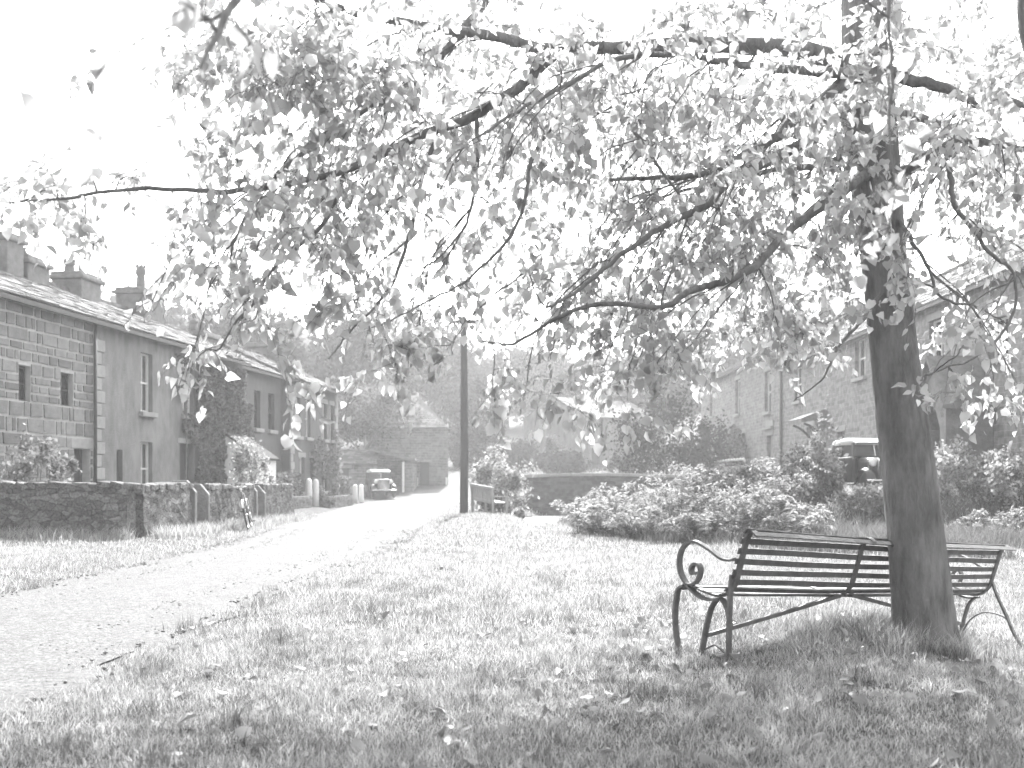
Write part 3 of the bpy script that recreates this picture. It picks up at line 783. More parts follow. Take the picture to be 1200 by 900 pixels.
# ------------------------------------------------------------------ bridge
bx0, bx1, by0, by1 = -1.4, 9.2, 49.0, 52.4
br = thing('stone_bridge', (3.9, 50.5, -.6), 'low stone bridge with one dark arch over the stream', 'bridge')
def btop(x): return 1.26 + .1 * math.exp(-((x - 3.9) / 3.0) ** 2)
def barch(x):
    d = abs(x - 3.9)
    return -.75 if d > 1.25 else -.45 + .8 * math.sqrt(max(0, 1 - (d / 1.25) ** 2))
m = MB(); xs_ = sorted(set(list(np.linspace(bx0, bx1, 28)) + list(np.linspace(2.65, 5.15, 17))))
for a, b in zip(xs_[:-1], xs_[1:]):
    for (ya, yb, top) in ((by0, by0 + .38, 0), (by1 - .38, by1, 0)):
        za, zb = barch(a), barch(b)
        if abs((a + b) / 2 - 3.9) < 1.25: za = barch(a) if abs(a - 3.9) < 1.25 else -.45; zb = barch(b) if abs(b - 3.9) < 1.25 else -.45
        else: za = zb = -.75
        for y in (ya, yb): m.quad((a, y, za), (b, y, zb), (b, y, btop(b)), (a, y, btop(a)))
        m.quad((a, ya, btop(a)), (b, ya, btop(b)), (b, yb, btop(b)), (a, yb, btop(a)))
    if abs((a + b) / 2 - 3.9) < 1.25: m.quad((a, by0, za), (b, by0, zb), (b, by1, zb), (a, by1, za))
for x in (bx0, bx1): m.quad((x, by0, -.75), (x, by1, -.75), (x, by1, btop(x)), (x, by0, btop(x)))
m.build('wall', M['bridge'], br)
m = MB()
for a, b in zip(xs_[:-1], xs_[1:]): m.quad((a, by0 + .38, btop(a) - .85), (b, by0 + .38, btop(b) - .85), (b, by1 - .38, btop(b) - .85), (a, by1 - .38, btop(a) - .85))
m.build('deck', M['road'], br)
x = bx0; r = np.random.default_rng(3)
while x < bx1 - .2:
    w = r.uniform(.7, 1.1); x1 = min(x + w, bx1)
    m = MB(); m.hexa([(x + .01, by0 - .06, btop(x) + .004), (x1 - .01, by0 - .06, btop(x1) + .004), (x1 - .01, by0 + .44, btop(x1) + .004), (x + .01, by0 + .44, btop(x) + .004),
                      (x + .01, by0 - .04, btop(x) + .15), (x1 - .01, by0 - .04, btop(x1) + .15), (x1 - .01, by0 + .42, btop(x1) + .15), (x + .01, by0 + .42, btop(x) + .15)])
    m.build('coping_stone', M['dressed'], br, bevel=.015); x = x1
for k in range(9):   # voussoirs
    a = math.pi * (k + .5) / 9; m = MB(); ca, sa_ = math.cos(a), math.sin(a)
    rad = Vector((ca * 1.0, 0, sa_ * .8)).normalized(); tn = Vector((-rad.z, 0, rad.x))
    m.obox(Vector((3.9 + 1.25 * ca, by0 - .01, -.45 + .8 * sa_)) + rad * .16, rad * .16, Vector((0, .05, 0)), tn * .17); m.build('voussoir', M['stone'], br, bevel=.01)

# ------------------------------------------------------------------ garden walls
def rubble_wall(label, A, B, h, t=.42, coping=True, seed=0, capend=True):
    A = np.array(A, float); B = np.array(B, float); d = B - A; L = np.hypot(*d); d /= L; n = np.array((d[1], -d[0]))
    mid = (A + B) / 2; g0 = min(float(ground(*A)), float(ground(*B)))
    root = thing('garden_wall', (mid[0], mid[1], g0), label, 'wall', 'walls of the front gardens')
    r = np.random.default_rng(seed)
    nu = max(3, int(L / .09)); nz = max(4, int(h / .08)); V = []; Fc = []
    def sheet(fn, a, b):
        base = len(V)
        for i in range(a + 1):
            for j in range(b + 1): V.append(fn(i / a, j / b))
        for i in range(a):
            for j in range(b): q = base + i * (b + 1) + j; Fc.append((q, q + 1, q + b + 2, q + b + 1))
    def dsp(s, z): return .035 * float(fbm(s, z, 3.2, seed + 1, 3))
    us = np.linspace(0, L, nu + 1)
    S, Z = np.meshgrid(us, np.linspace(0, 1, nz + 1), indexing='ij')
    D = .04 * fbm(S, Z * h, 3.0, seed + 1, 3)
    gz_ = ground(A[0] + d[0] * us, A[1] + d[1] * us) - .08
    for sg in (-1, 1):
        def fn(i, j):
            a = int(round(i * nu)); b = int(round(j * nz)); s = us[a]
            off = sg * (t / 2 * (1.12 - .2 * j) + D[a, b] * (1 if j < 1 else .3))
            return (A[0] + d[0] * s + n[0] * off, A[1] + d[1] * s + n[1] * off, gz_[a] * (1 - j) + j * (g0 + h))
        sheet(fn, nu, nz)
    def top(i, j):
        a = int(round(i * nu)); s = us[a]; off = (j - .5) * t * .9
        return (A[0] + d[0] * s + n[0] * off, A[1] + d[1] * s + n[1] * off, g0 + h)
    sheet(top, nu, 2)
    for e_, sgn in ((0, -1), (L, 1)):
        def end(i, j):
            off = (i - .5) * t * (1.12 - .2 * j); g = gz_[0] if e_ == 0 else gz_[-1]
            return (A[0] + d[0] * e_ + n[0] * off, A[1] + d[1] * e_ + n[1] * off, g * (1 - j) + j * (g0 + h))
        sheet(end, 4, nz)
    np_mesh('wall', V, np.array(Fc).ravel(), np.full(len(Fc), 4), M['garden'], root, smooth=True)
    if coping:
        mb = MB(); s = 0
        while s < L - .05:
            w = r.uniform(.12, .3); c = A + d * (s + w / 2); tl = r.normal(0, .12)
            mb.obox((c[0], c[1], g0 + h + r.uniform(-.02, .012)), Vector((d[0], d[1], tl)) * (w / 2 + .004), Vector((n[0], n[1], 0)) * (t / 2 + r.uniform(-.02, .03)), Vector((-d[0] * tl, -d[1] * tl, 1)) * r.uniform(.05, .075))
            s += w
        tagit(mb.build('coping', M['garden'], root, bevel=.02), kind='stuff')
    return root
WX = -6.95
rubble_wall('dark moss-grown stone wall across the front of the stone cottage garden', (-17, 19.3), (WX + .1, 19.2), .97, seed=1)
rubble_wall('short stretch of garden wall between its corner and the nearer gate', (WX, 19.5), (WX, 22.4), .94, seed=2)
rubble_wall('garden wall with the bicycle leaning on it, between two gateways', (WX, 23.7), (WX, 27.9), .92, seed=3)
rubble_wall('garden wall past the farther gate, ending at the low hedge', (WX, 29.0), (WX, 32.8), .92, seed=4)
rubble_wall('wall turning back from the road at the end of the cottage gardens', (WX + .05, 33.1), (-9.0, 33.4), .95, seed=5)
rubble_wall('low wall under the hedge in front of the end house', (-8.0, 36.0), (-8.0, 41.7), .45, t=.35, coping=False, seed=6)
rubble_wall('low wall between the pale gateposts and the parked car', (-7.75, 44.1), (-7.55, 49.5), .5, t=.35, coping=False, seed=7)

def slab_post(label, x, y, h=1.12, w=.5, t=.15, lean=0, m_='stone'):
    g = float(ground(x, y)) - .05
    m = MB(); prof = [(-w / 2, 0), (w / 2, 0), (w / 2, h * .78), (w * .12, h), (-w / 2, h)]
    n = len(prof); vs = [(x + a + lean * z, y - t / 2, g + z) for a, z in prof] + [(x + a + lean * z, y + t / 2, g + z) for a, z in prof]
    m.add(vs, [tuple(range(n)), tuple(range(2 * n - 1, n - 1, -1))] + [(k, k + n, (k + 1) % n + n, (k + 1) % n) for k in range(n)])
    o = m.build('gatepost', M[m_], None, base=(x, y, g), bevel=.02)
    return tagit(o, label, 'gatepost', 'stone gateposts')
slab_post('slab gatepost, nearer of the pair at the gateway before the bicycle', WX + .02, 22.55, lean=.01)
slab_post('slab gatepost, farther of the pair at the gateway before the bicycle', WX + .02, 23.55, h=1.05)
slab_post('slab gatepost, nearer of the pair at the gateway past the bicycle', WX + .02, 28.0, h=1.06, lean=-.01)
slab_post('slab gatepost, farther of the pair at the gateway past the bicycle', WX + .02, 28.9, h=1.0)
# slim gate standing open
gt = thing('garden_gate', (-7.5, 22.75, .1), 'narrow dark wooden gate standing open between slab gateposts', 'gate')
for k in range(6):
    m = MB(); m.box(-7.2 - k * .13 - .04, -7.2 - k * .13 + .04, 22.72, 22.75, .18, 1.0 + .06 * math.sin(k * .63)); m.build('slat', M['darkwood'], gt, bevel=.006)
for z in (.35, .82):
    m = MB(); m.box(-7.95, -7.1, 22.752, 22.79, z, z + .08); m.build('rail', M['darkwood'], gt)

def round_post(label, x, y, h, r_=.13):
    g = float(ground(x, y)) - .04; m = MB()
    m.lathe((x, y, g), [(r_ * 1.03, 0), (r_, h * .5), (r_ * .95, h * .9), (r_ * .8, h * .96), (r_ * .45, h), (.01, h + .02)], 14)
    return tagit(m.build('gatepost', M['white'], None, base=(x, y, g)), label, 'gatepost', 'pale round gateposts')
round_post('pale round gatepost beside the low wall, nearer of its pair', -8.0, 42.0, 1.15)
round_post('pale round gatepost before the climbing roses, farther of its pair', -8.02, 43.6, 1.15)
round_post('pale round gatepost by the parked car, nearer of its pair', -7.85, 53.4, .98)
round_post('pale round gatepost by the parked car, farther of its pair', -7.8, 55.2, .98)

# ------------------------------------------------------------------ poles
def pole(label, px, py_base, Y, top_y, r0, arms):
    x = (px - 600) / F * Y; g = float(ground(x, Y)); zt = EYE - (top_y - HOR) / F * Y
    t = thing('telegraph_pole', (x, Y, g), label, 'pole', 'telegraph poles')
    m = MB(); m.tube([(x, Y, g - .2), (x + .02, Y, g + 2), (x + .01, Y, (g + zt) / 2 + 1), (x, Y, zt - .04), (x, Y, zt + .03)], [r0, r0 * .96, r0 * .85, r0 * .72, r0 * .3], 14); m.build('post', M['pole'], t)
    for k, (dz, w, off) in enumerate(arms):
        m = MB(); m.box(x - w / 2 + off, x + w / 2 + off, Y - .18, Y - .11, zt - dz - .07, zt - dz + .06); a = m.build('crossarm', M['pole'], t, bevel=.006)
        for sg in (-1, 1):
            m = MB(); m.lathe((x + off + sg * (w / 2 - .06), Y - .145, zt - dz + .04), [(.012, 0), (.012, .05), (.035, .06), (.04, .1), (.025, .15), (.01, .16)], 8); m.build('insulator', M['white'], a)
    return t
pole('tall dark telegraph pole on the grass beside the road', 543.5, 606, 34.0, 372, .135, [(.16, .74, .14)])
pole('thin distant telegraph pole behind the leafy bush', 589, 535, 54.0, 472, .115, [(.25, .9, 0), (.6, .7, 0)])

# ------------------------------------------------------------------ iron bench
P0 = Vector((1.453, 7.11, 0)); P1 = Vector((4.2, 9.42, 0))
bu3 = (P1 - P0); BL = bu3.length; bu3.normalize(); bf3 = Vector((-bu3.y, bu3.x, 0))
gA = float(ground(P0.x, P0.y)); gB = float(ground(P1.x, P1.y)); FS = .82
bench = thing('iron_bench', (P0 + P1) / 2 + Vector((0, 0, (gA + gB) / 2)), 'long wrought iron slatted bench with scrolled arms behind the tree trunk', 'bench')
def bp(s, f, z):
    return P0 + bu3 * s + bf3 * (f * FS) + Vector((0, 0, z + gA + (gB - gA) * s / BL))
prof = smooth_line([(-.27, .822), (-.23, .845), (-.19, .845), (-.145, .785), (-.11, .69), (-.07, .585), (-.03, .49), (.03, .435), (.11, .405), (.24, .42), (.38, .45), (.47, .455), (.53, .425)], 6)
seg = np.hypot(*np.diff(prof, axis=0).T); arc = np.concatenate([[0], np.cumsum(seg)])
def at_arc(a): return np.array([np.interp(a, arc, prof[:, 0]), np.interp(a, arc, prof[:, 1])])
na = 15
for k in range(na):
    a = .012 + (arc[-1] - .03) * k / (na - 1); p = at_arc(a); q = at_arc(min(a + .01, arc[-1])); tg = (q - p) / np.hypot(*(q - p))
    m = MB(); pts = []
    ax = Vector(bf3) * tg[0] * FS + Vector((0, 0, tg[1])); ax.normalize()
    nn = bu3.cross(ax).normalized()
    vs = []; fs_ = []; NS = 10
    for i in range(NS + 1):
        s = -.03 + (BL + .06) * i / NS; sag = -.012 * math.sin(math.pi * i / NS) + .003 * math.sin(k * 2.1 + i)
        c = bp(s, p[0], p[1] + sag) + nn * .008
        vs += [c - ax * .021 - nn * .004, c + ax * .021 - nn * .004, c + ax * .021 + nn * .004, c - ax * .021 + nn * .004]
        if i:
            b0 = (i - 1) * 4
            for j in range(4): fs_.append((b0 + j, b0 + (j + 1) % 4, b0 + 4 + (j + 1) % 4, b0 + 4 + j))
    fs_ += [(3, 2, 1, 0), (NS * 4, NS * 4 + 1, NS * 4 + 2, NS * 4 + 3)]
    m.add(vs, fs_); m.build('slat', M['iron'], bench)
for s in (.02, BL * .39, BL - .02):
    m = MB(); m.strap([bp(s, f, z) for f, z in prof], .026, .007, bu3); m.build('back_strap', M['iron'], bench)
def iron(name, s, pts, w=.024, t=.008, n=6):
    m = MB(); m.strap([bp(s + (p[2] if len(p) > 2 else 0), p[0], p[1]) for p in smooth_line(pts, n)], w, t, bu3); return m.build(name, M['iron'], bench)
arm = [(-.075, .665), (-.02, .652), (.07, .66), (.2, .715), (.34, .762), (.42, .755), (.49, .71), (.525, .63), (.51, .54), (.44, .465), (.33, .40), (.22, .375), (.1, .385)]
scroll = [(.44, .465), (.36, .475), (.31, .52), (.295, .575), (.325, .612), (.37, .605), (.395, .57), (.38, .54), (.35, .55)]
for s in (-.01, BL + .01):
    iron('arm_rest', s, arm); iron('arm_scroll', s, scroll)
    iron('front_leg', s, [(.47, .455), (.535, .425), (.56, .35), (.575, .25), (.565, .13), (.53, .02), (.47, -.01)])
# near end: straight rear post and arched inner leg
iron('rear_leg', -.005, [(-.03, .56), (-.012, .45), (0, .3), (.005, .15), (.01, -.02)], .021, .009)
iron('rear_leg', .012, [(.31, -.02), (.285, .08), (.25, .2), (.2, .32), (.13, .385), (.07, .37), (.025, .30), (.012, .2)])
iron('foot_stay', .012, [(.27, .03), (.21, .055), (.165, .07), (.12, .055), (.02, .0)], .008, .005)
# far end: swept rear leg and arched stay
iron('rear_leg', BL, [(-.05, .53), (-.10, .42), (-.20, .25), (-.27, .12), (-.32, .05), (-.40, -.03)], .017, .008)
iron('leg_stay', BL, [(-.27, .14), (-.2, .22), (-.08, .255), (.06, .25), (.2, .17), (.3, .02)], .008, .005)
iron('rear_leg', BL - .012, [(.31, -.02), (.285, .08), (.25, .2), (.2, .32), (.13, .385)])
for (s0, s1) in ((.012, BL * .39), (BL - .012, BL * .42)):
    m = MB(); m.strap([bp(s0, .25, .13), bp((s0 + s1) / 2, .15, .27), bp(s1, .06, .415)], .012, .014, bf3); m.build('diagonal_brace', M['iron'], bench)

# ------------------------------------------------------------------ wooden bench by the pole
A = Vector((-1.30, 35.6, 0)); B = Vector((-.55, 33.7, 0)); ax = (B - A); WL = ax.length; ax.normalize(); bk = Vector((ax.y, -ax.x, 0))  # back faces +bk
zA = float(ground(A.x, A.y)) + .06; zB = float(ground(B.x, B.y)) - .08
wb_ = thing('wooden_bench', (A + B) / 2 + Vector((0, 0, (zA + zB) / 2)), 'weathered wooden bench with upright back boards beside the telegraph pole', 'bench')
def wp(s, f, z): return A + ax * s + bk * f + Vector((0, 0, z + zA + (zB - zA) * s / WL))
def wbar(name, s0, s1, f, z, hf, hz, m_='oldwood'):
    m = MB(); a, b = wp(s0, f, z), wp(s1, f, z); d = (b - a); m.obox((a + b) / 2, d / 2, bk * hf, Vector((0, 0, hz))); return m.build(name, M[m_], wb_, bevel=.008)
wbar('top_rail', -.03, WL + .03, .06, .90, .05, .045); wbar('back_rail', 0, WL, .0, .44, .03, .05)
for k in range(9):
    s = .14 + (WL - .28) * k / 8; m = MB(); a, b = wp(s, .005, .49), wp(s, .055, .855); m.obox((a + b) / 2, ax * .085, bk * .012, (b - a) / 2); m.build('back_board', M['oldwood'], wb_, bevel=.005)
for k in range(4): wbar('seat_board', 0, WL, -.08 - .115 * k, .44, .05, .015)
for s in (.05, WL - .05):
    for f, h in ((.03, .86), (-.42, .62)):
        m = MB(); a, b = wp(s, f, -.2), wp(s, f + (.03 if h > .7 else 0), h); m.obox((a + b) / 2, ax * .04, bk * .04, (b - a) / 2); m.build('leg', M['oldwood'], wb_, bevel=.006)
    m = MB(); a, b = wp(s, .03, .64), wp(s, -.48, .64); m.obox((a + b) / 2, ax * .045, (b - a) / 2, Vector((0, 0, .02))); m.build('arm_rest', M['oldwood'], wb_, bevel=.006)

# ------------------------------------------------------------------ cars
def make_car(label):
    t = thing('saloon_car', (0, 0, 0), label, 'car', 'parked saloon cars')
    def sect(mb, rows, smooth=True):   # rows of cross-sections (same count) lofted
        n = len(rows[0]); vs = [p for r_ in rows for p in r_]; fs = []
        for i in range(len(rows) - 1):
            for k in range(n - 1): fs.append((i * n + k, i * n + k + 1, (i + 1) * n + k + 1, (i + 1) * n + k))
        fs.append(tuple(range(n))); fs.append(tuple((len(rows) - 1) * n + k for k in range(n - 1, -1, -1)))
        mb.add(vs, fs, smooth)
    def ring(x, w, z0, z1, rr):        # open loop from left bottom over the top to right bottom
        pts = [(x, w, z0), (x, w, z1 - rr)]
        for k in range(1, 6): a = k / 5 * math.pi / 2; pts.append((x, w - rr + rr * math.cos(a), z1 - rr + rr * math.sin(a)))
        return pts + [(p[0], -p[1], p[2]) for p in reversed(pts)]
    m = MB(); sect(m, [ring(-1.75, .5, .5, .8, .1), ring(-1.6, .62, .42, 1.05, .15), ring(-1.2, .68, .38, 1.12, .06), ring(.45, .66, .38, 1.12, .06), ring(.55, .6, .4, 1.1, .1)])
    m.build('body', M['carpaint'], t)
    m = MB(); sect(m, [ring(.55, .52, .45, 1.1, .14), ring(1.0, .43, .47, 1.06, .14), ring(1.5, .33, .5, 1.03, .12)]); m.build('bonnet', M['carpaint'], t)
    m = MB(); sect(m, [ring(1.5, .35, .46, 1.07, .12), ring(1.57, .34, .46, 1.05, .12)]); m.build('radiator_grille', M['chrome'], t)
    # cabin posts and roof
    m = MB()
    for sy in (-1, 1):
        for (xa, xb, xt, xu) in ((.42, .52, .28, .37), (-.45, -.36, -.45, -.36), (-1.3, -1.1, -1.25, -1.05)):
            m = MB(); m.hexa([(xa, sy * .66, 1.1), (xb, sy * .66, 1.1), (xb, sy * .6, 1.1), (xa, sy * .6, 1.1), (xt, sy * .6, 1.5), (xu, sy * .6, 1.5), (xu, sy * .55, 1.5), (xt, sy * .55, 1.5)])
            m.build('pillar', M['carpaint'], t)
    m = MB()
    m.hexa([(-1.62, -.6, 1.0), (-1.3, -.66, 1.1), (-1.3, .66, 1.1), (-1.62, .6, 1.0), (-1.45, -.5, 1.47), (-1.25, -.58, 1.5), (-1.25, .58, 1.5), (-1.45, .5, 1.47)])
    m.build('rear_panel', M['carpaint'], t)
    m = MB(); sect(m, [ring(.40, .52, 1.44, 1.52, .05), ring(.3, .60, 1.44, 1.60, .1), ring(-.4, .63, 1.45, 1.66, .14), ring(-1.2, .6, 1.44, 1.62, .14), ring(-1.5, .45, 1.4, 1.5, .08)]); m.build('roof', M['carroof'], t)
    m = MB(); m.hexa([(.46, -.58, 1.13), (.48, -.58, 1.13), (.48, .58, 1.13), (.46, .58, 1.13), (.33, -.53, 1.44), (.35, -.53, 1.44), (.35, .53, 1.44), (.33, .53, 1.44)]); w = m.build('windscreen', M['glass'], t)
    m = MB(); m.obox((.42, 0, 1.29), (.02, 0, 0), (0, .015, 0), (-.06, 0, .16)); m.build('divider', M['chrome'], w)
    for sy in (-1, 1):
        for xa, xb in ((-.34, .38), (-1.04, -.47)):
            m = MB(); m.hexa([(xa, sy * .63, 1.13), (xb, sy * .63, 1.13), (xb, sy * .615, 1.13), (xa, sy * .615, 1.13), (xa, sy * .585, 1.44), (xb - .08, sy * .585, 1.44), (xb - .08, sy * .57, 1.44), (xa, sy * .57, 1.44)]); m.build('side_window', M['glass'], t)
        # wings
        for pts, w_ in (([(1.66, .3), (1.63, .55), (1.5, .72), (1.28, .8), (1.05, .72), (.85, .5), (.65, .36), (.45, .33)], .15), ([(-1.95, .4), (-1.85, .62), (-1.6, .76), (-1.35, .76), (-1.12, .6), (-.95, .42), (-.8, .34)], .15)):
            m = MB(); vs = []; fs = []; ln = smooth_line(pts, 4)
            for i, (x, z) in enumerate(ln):
                for k in range(7): q = -1 + 2 * k / 6; vs.append((x, sy * .58 + q * w_, z - .07 * q * q))
                if i:
                    for k in range(6): fs.append(((i - 1) * 7 + k, (i - 1) * 7 + k + 1, i * 7 + k + 1, i * 7 + k))
            m.add(vs, fs, True); o = m.build('wing', M['carpaint'], t); sd = o.modifiers.new('thick', 'SOLIDIFY'); sd.thickness = .015
        m = MB(); m.box(-.8, .47, sy * .58 - .14, sy * .58 + .14, .31, .345); m.build('running_board', M['tyre'], t)
        m = MB(); m.lathe((1.32, sy * .42, .93), [(.0, -.16), (.06, -.13), (.11, -.04), (.13, .04), (.125, .06)], 16, axis=(1, 0, 0)); h = m.build('headlamp', M['chrome'], t)
        m = MB(); m.lathe((1.382, sy * .42, .93), [(.118, 0), (.09, .02), (.03, .03), (.005, .031)], 16, axis=(1, 0, 0)); m.build('lens', M['white'], h)
        for x in (1.28, -1.48):
            wl_ = MB(); wl_.lathe((x, sy * .6 - .06, .33), [(.21, 0), (.31, .0), (.335, .03), (.335, .09), (.31, .12), (.21, .12)], 24, axis=(0, 1, 0)); ty = wl_.build('wheel', M['tyre'], t)
            hb = MB(); hb.lathe((x, sy * .6 - .05, .33), [(.205, .0), (.2, .05), (.08, .08), (.05, .112), (.01, .115)] if sy > 0 else [(.01, -.015), (.05, -.012), (.08, .02), (.2, .05), (.205, .1)], 18, axis=(0, 1, 0)); hb.build('hub', M['carroof'], ty)
    m = MB(); m.tube(smooth_line([(1.68, -.72, .44), (1.78, -.5, .44), (1.8, 0, .44), (1.78, .5, .44), (1.68, .72, .44)], 5), .035, 8); m.build('bumper', M['chrome'], t)
    return t
car = make_car('dark old saloon with pale roof parked by the outhouse wall')
cx, cyy = -7.75, 62.5
car.location = (cx, cyy, float(ground(cx, cyy)) + .02); car.rotation_euler = (0, 0, R(-74))
car2 = copy_tree(car)
car2['label'] = 'dark old saloon half hidden behind the tree trunk and hedge'
cx, cyy = 9.45, 28.3
car2.location = (cx, cyy, float(ground(cx, cyy)) + .02); car2.rotation_euler = (0, 0, R(-86)); car2.scale = (.93, .93, .93); print('car2', car2.location)

# ------------------------------------------------------------------ bicycle
bk_ = thing('bicycle', (0, 0, 0), 'dark bicycle leaning against the garden wall', 'bicycle')
def wheel(x):
    m = MB(); pts = [(x + .33 * math.cos(a), 0, .34 + .33 * math.sin(a)) for a in np.linspace(0, 6.2832, 33)]; m.tube(pts, .018, 8, cap=False); w = m.build('wheel', M['tyre'], bk_)
    m = MB(); pts = [(x + .305 * math.cos(a), 0, .34 + .305 * math.sin(a)) for a in np.linspace(0, 6.2832, 33)]; m.tube(pts, .01, 6, cap=False); m.build('rim', M['chrome'], w)
    m = MB()
    for k in range(16):
        a = k * 6.2832 / 16; m.tube([(x, .02 * (-1) ** k, .34), (x + .3 * math.cos(a), 0, .34 + .3 * math.sin(a))], .003, 4)
    m.tube([(x, -.05, .34), (x, .05, .34)], .02, 8); m.build('spokes', M['chrome'], w)
wheel(0); wheel(1.08)
m = MB(); bb = (.46, 0, .29); hd_ = (.93, 0, .86); st = (.33, 0, .83)
for a, b in ((bb, hd_), (bb, st), (st, hd_), ((0, 0, .34), bb), ((0, 0, .34), (.35, 0, .78))): m.tube([a, b], .016, 8)
m.tube([(.91, 0, .95), (.97, 0, .74), (1.08, 0, .34)], .016, 8); m.build('frame', M['iron'], bk_)
m = MB(); m.tube(smooth_line([(.72, -.27, .98), (.85, -.26, 1.0), (.94, -.16, 1.02), (.93, 0, 1.0), (.94, .16, 1.02), (.85, .26, 1.0), (.72, .27, .98)], 5), .012, 8); h = m.build('handlebar', M['chrome'], bk_)
for sg in (-1, 1): m = MB(); m.tube([(.84, sg * .262, 1.0), (.71, sg * .272, .98)], .017, 8); m.build('grip', M['tyre'], h)
m = MB(); m.lathe((.28, 0, .93), [(.02, 0), (.10, .02), (.11, .05), (.07, .07), (.0, .075)], 12); m.lathe((.4, 0, .94), [(.01, 0), (.045, .01), (.05, .035), (.0, .05)], 10); m.tube([st, (.31, 0, .93)], .012, 6); m.build('saddle', M['iron'], bk_)
for x, a0, a1 in ((0, .6, 3.6), (1.08, .5, 2.6)):
    m = MB(); m.strap([(x + .365 * math.cos(a), 0, .34 + .365 * math.sin(a)) for a in np.linspace(a0, a1, 16)], .025, .003, (0, 1, 0)); m.build('mudguard', M['white'], bk_)
m = MB(); m.lathe((.46, .045, .29), [(.09, 0), (.09, .006)], 18, axis=(0, 1, 0)); m.tube([(.46, .06, .29), (.56, .07, .16)], .01, 6); m.tube([(.46, -.06, .29), (.36, -.07, .42)], .01, 6); m.build('crank', M['iron'], bk_)
for p in ((.56, .11, .16), (.36, -.11, .42)): m = MB(); m.obox(p, (.045, 0, 0), (0, .04, 0), (0, 0, .012)); m.build('pedal', M['tyre'], bk_)
m = MB(); m.lathe((1.03, 0, .93), [(.02, -.05), (.045, 0), (.05, .03), (.0, .04)], 12, axis=(1, 0, 0)); m.build('lamp', M['chrome'], bk_)
bk_.location = (WX + .70, 25.6, float(ground(WX + .7, 25.1))); bk_.rotation_euler = (R(11), 0, R(-80))
# ------------------------------------------------------------------ foliage helpers
def norm(v): return v / np.maximum(np.linalg.norm(v, axis=-1, keepdims=True), 1e-9)
def cards(P, size, r, flat=0.0, aspect=.62, droop=0.0, fold=.12):
    """one folded leaf (4 vertices, 2 triangles) per point; flat>0 turns faces upward"""
    n = len(P); nv = norm(r.normal(0, 1, (n, 3)) + np.array([0, 0, flat * 2.2]))
    t = r.normal(0, 1, (n, 3)); t[:, 2] -= droop * 2; t = norm(t - nv * (t * nv).sum(1, keepdims=True)); b = np.cross(nv, t)
    s = (size * r.uniform(.6, 1.35, n))[:, None]
    V = np.stack([P - t * s * .5, P + b * s * aspect * .5 + nv * s * fold, P + t * s * .5, P - b * s * aspect * .5 + nv * s * fold], 1).reshape(-1, 3)
    i = np.arange(n) * 4
    Fq = np.stack([i, i + 1, i + 2, i, i + 2, i + 3], 1).ravel()
    return V, Fq, np.full(2 * n, 3)

def clump_points(c, rad, n, r, k=14, shell=.55, cs=.33):
    """points grouped into clumps spread through an ellipsoid"""
    c = np.array(c, float); rad = np.array(rad, float)
    d = norm(r.normal(0, 1, (k, 3))); q = r.uniform(shell, 1, (k, 1)) ** .8
    cc = d * q
    w = r.uniform(.5, 1.5, k); w /= w.sum()
    which = r.choice(k, n, p=w)
    p = cc[which] + r.normal(0, 1, (n, 3)) * cs * r.uniform(.6, 1.2, (k, 1))[which] * .6
    return c + p * rad

def bush(name, label, cat, c, rad, n, size, m_, seed, flat=0.0, group=None, k=14, stems=5, droop=0, cs=.33, aspect=.62):
    r = np.random.default_rng(seed); c = np.array(c, float); rad = np.array(rad, float)
    g = float(ground(c[0], c[1]))
    root = thing(name, (c[0], c[1], g), label, cat, group)
    P = clump_points(c, rad, n, r, k, cs=cs); P[:, 2] = np.maximum(P[:, 2], ground(P[:, 0], P[:, 1]) + .03)
    V, f, s = cards(P, size, r, flat, aspect, droop); np_mesh('foliage', V, f, s, M[m_], root)['kind'] = 'stuff'
    mb = MB()
    for q in range(stems):
        a = r.uniform(0, 6.28); e = c + np.array([math.cos(a), math.sin(a), r.uniform(.1, .6)]) * rad * .65
        b = np.array([c[0] + math.cos(a) * rad[0] * .15, c[1] + math.sin(a) * rad[1] * .15, g - .05]); mid = (b + e) / 2 + np.array([0, 0, .1 * rad[2]])
        mb.tube(smooth_line([b, mid, e], 3), np.linspace(.02 + .012 * rad[2], .006, 7), 5)
    mb.build('stems', M['twig'], root)
    return root

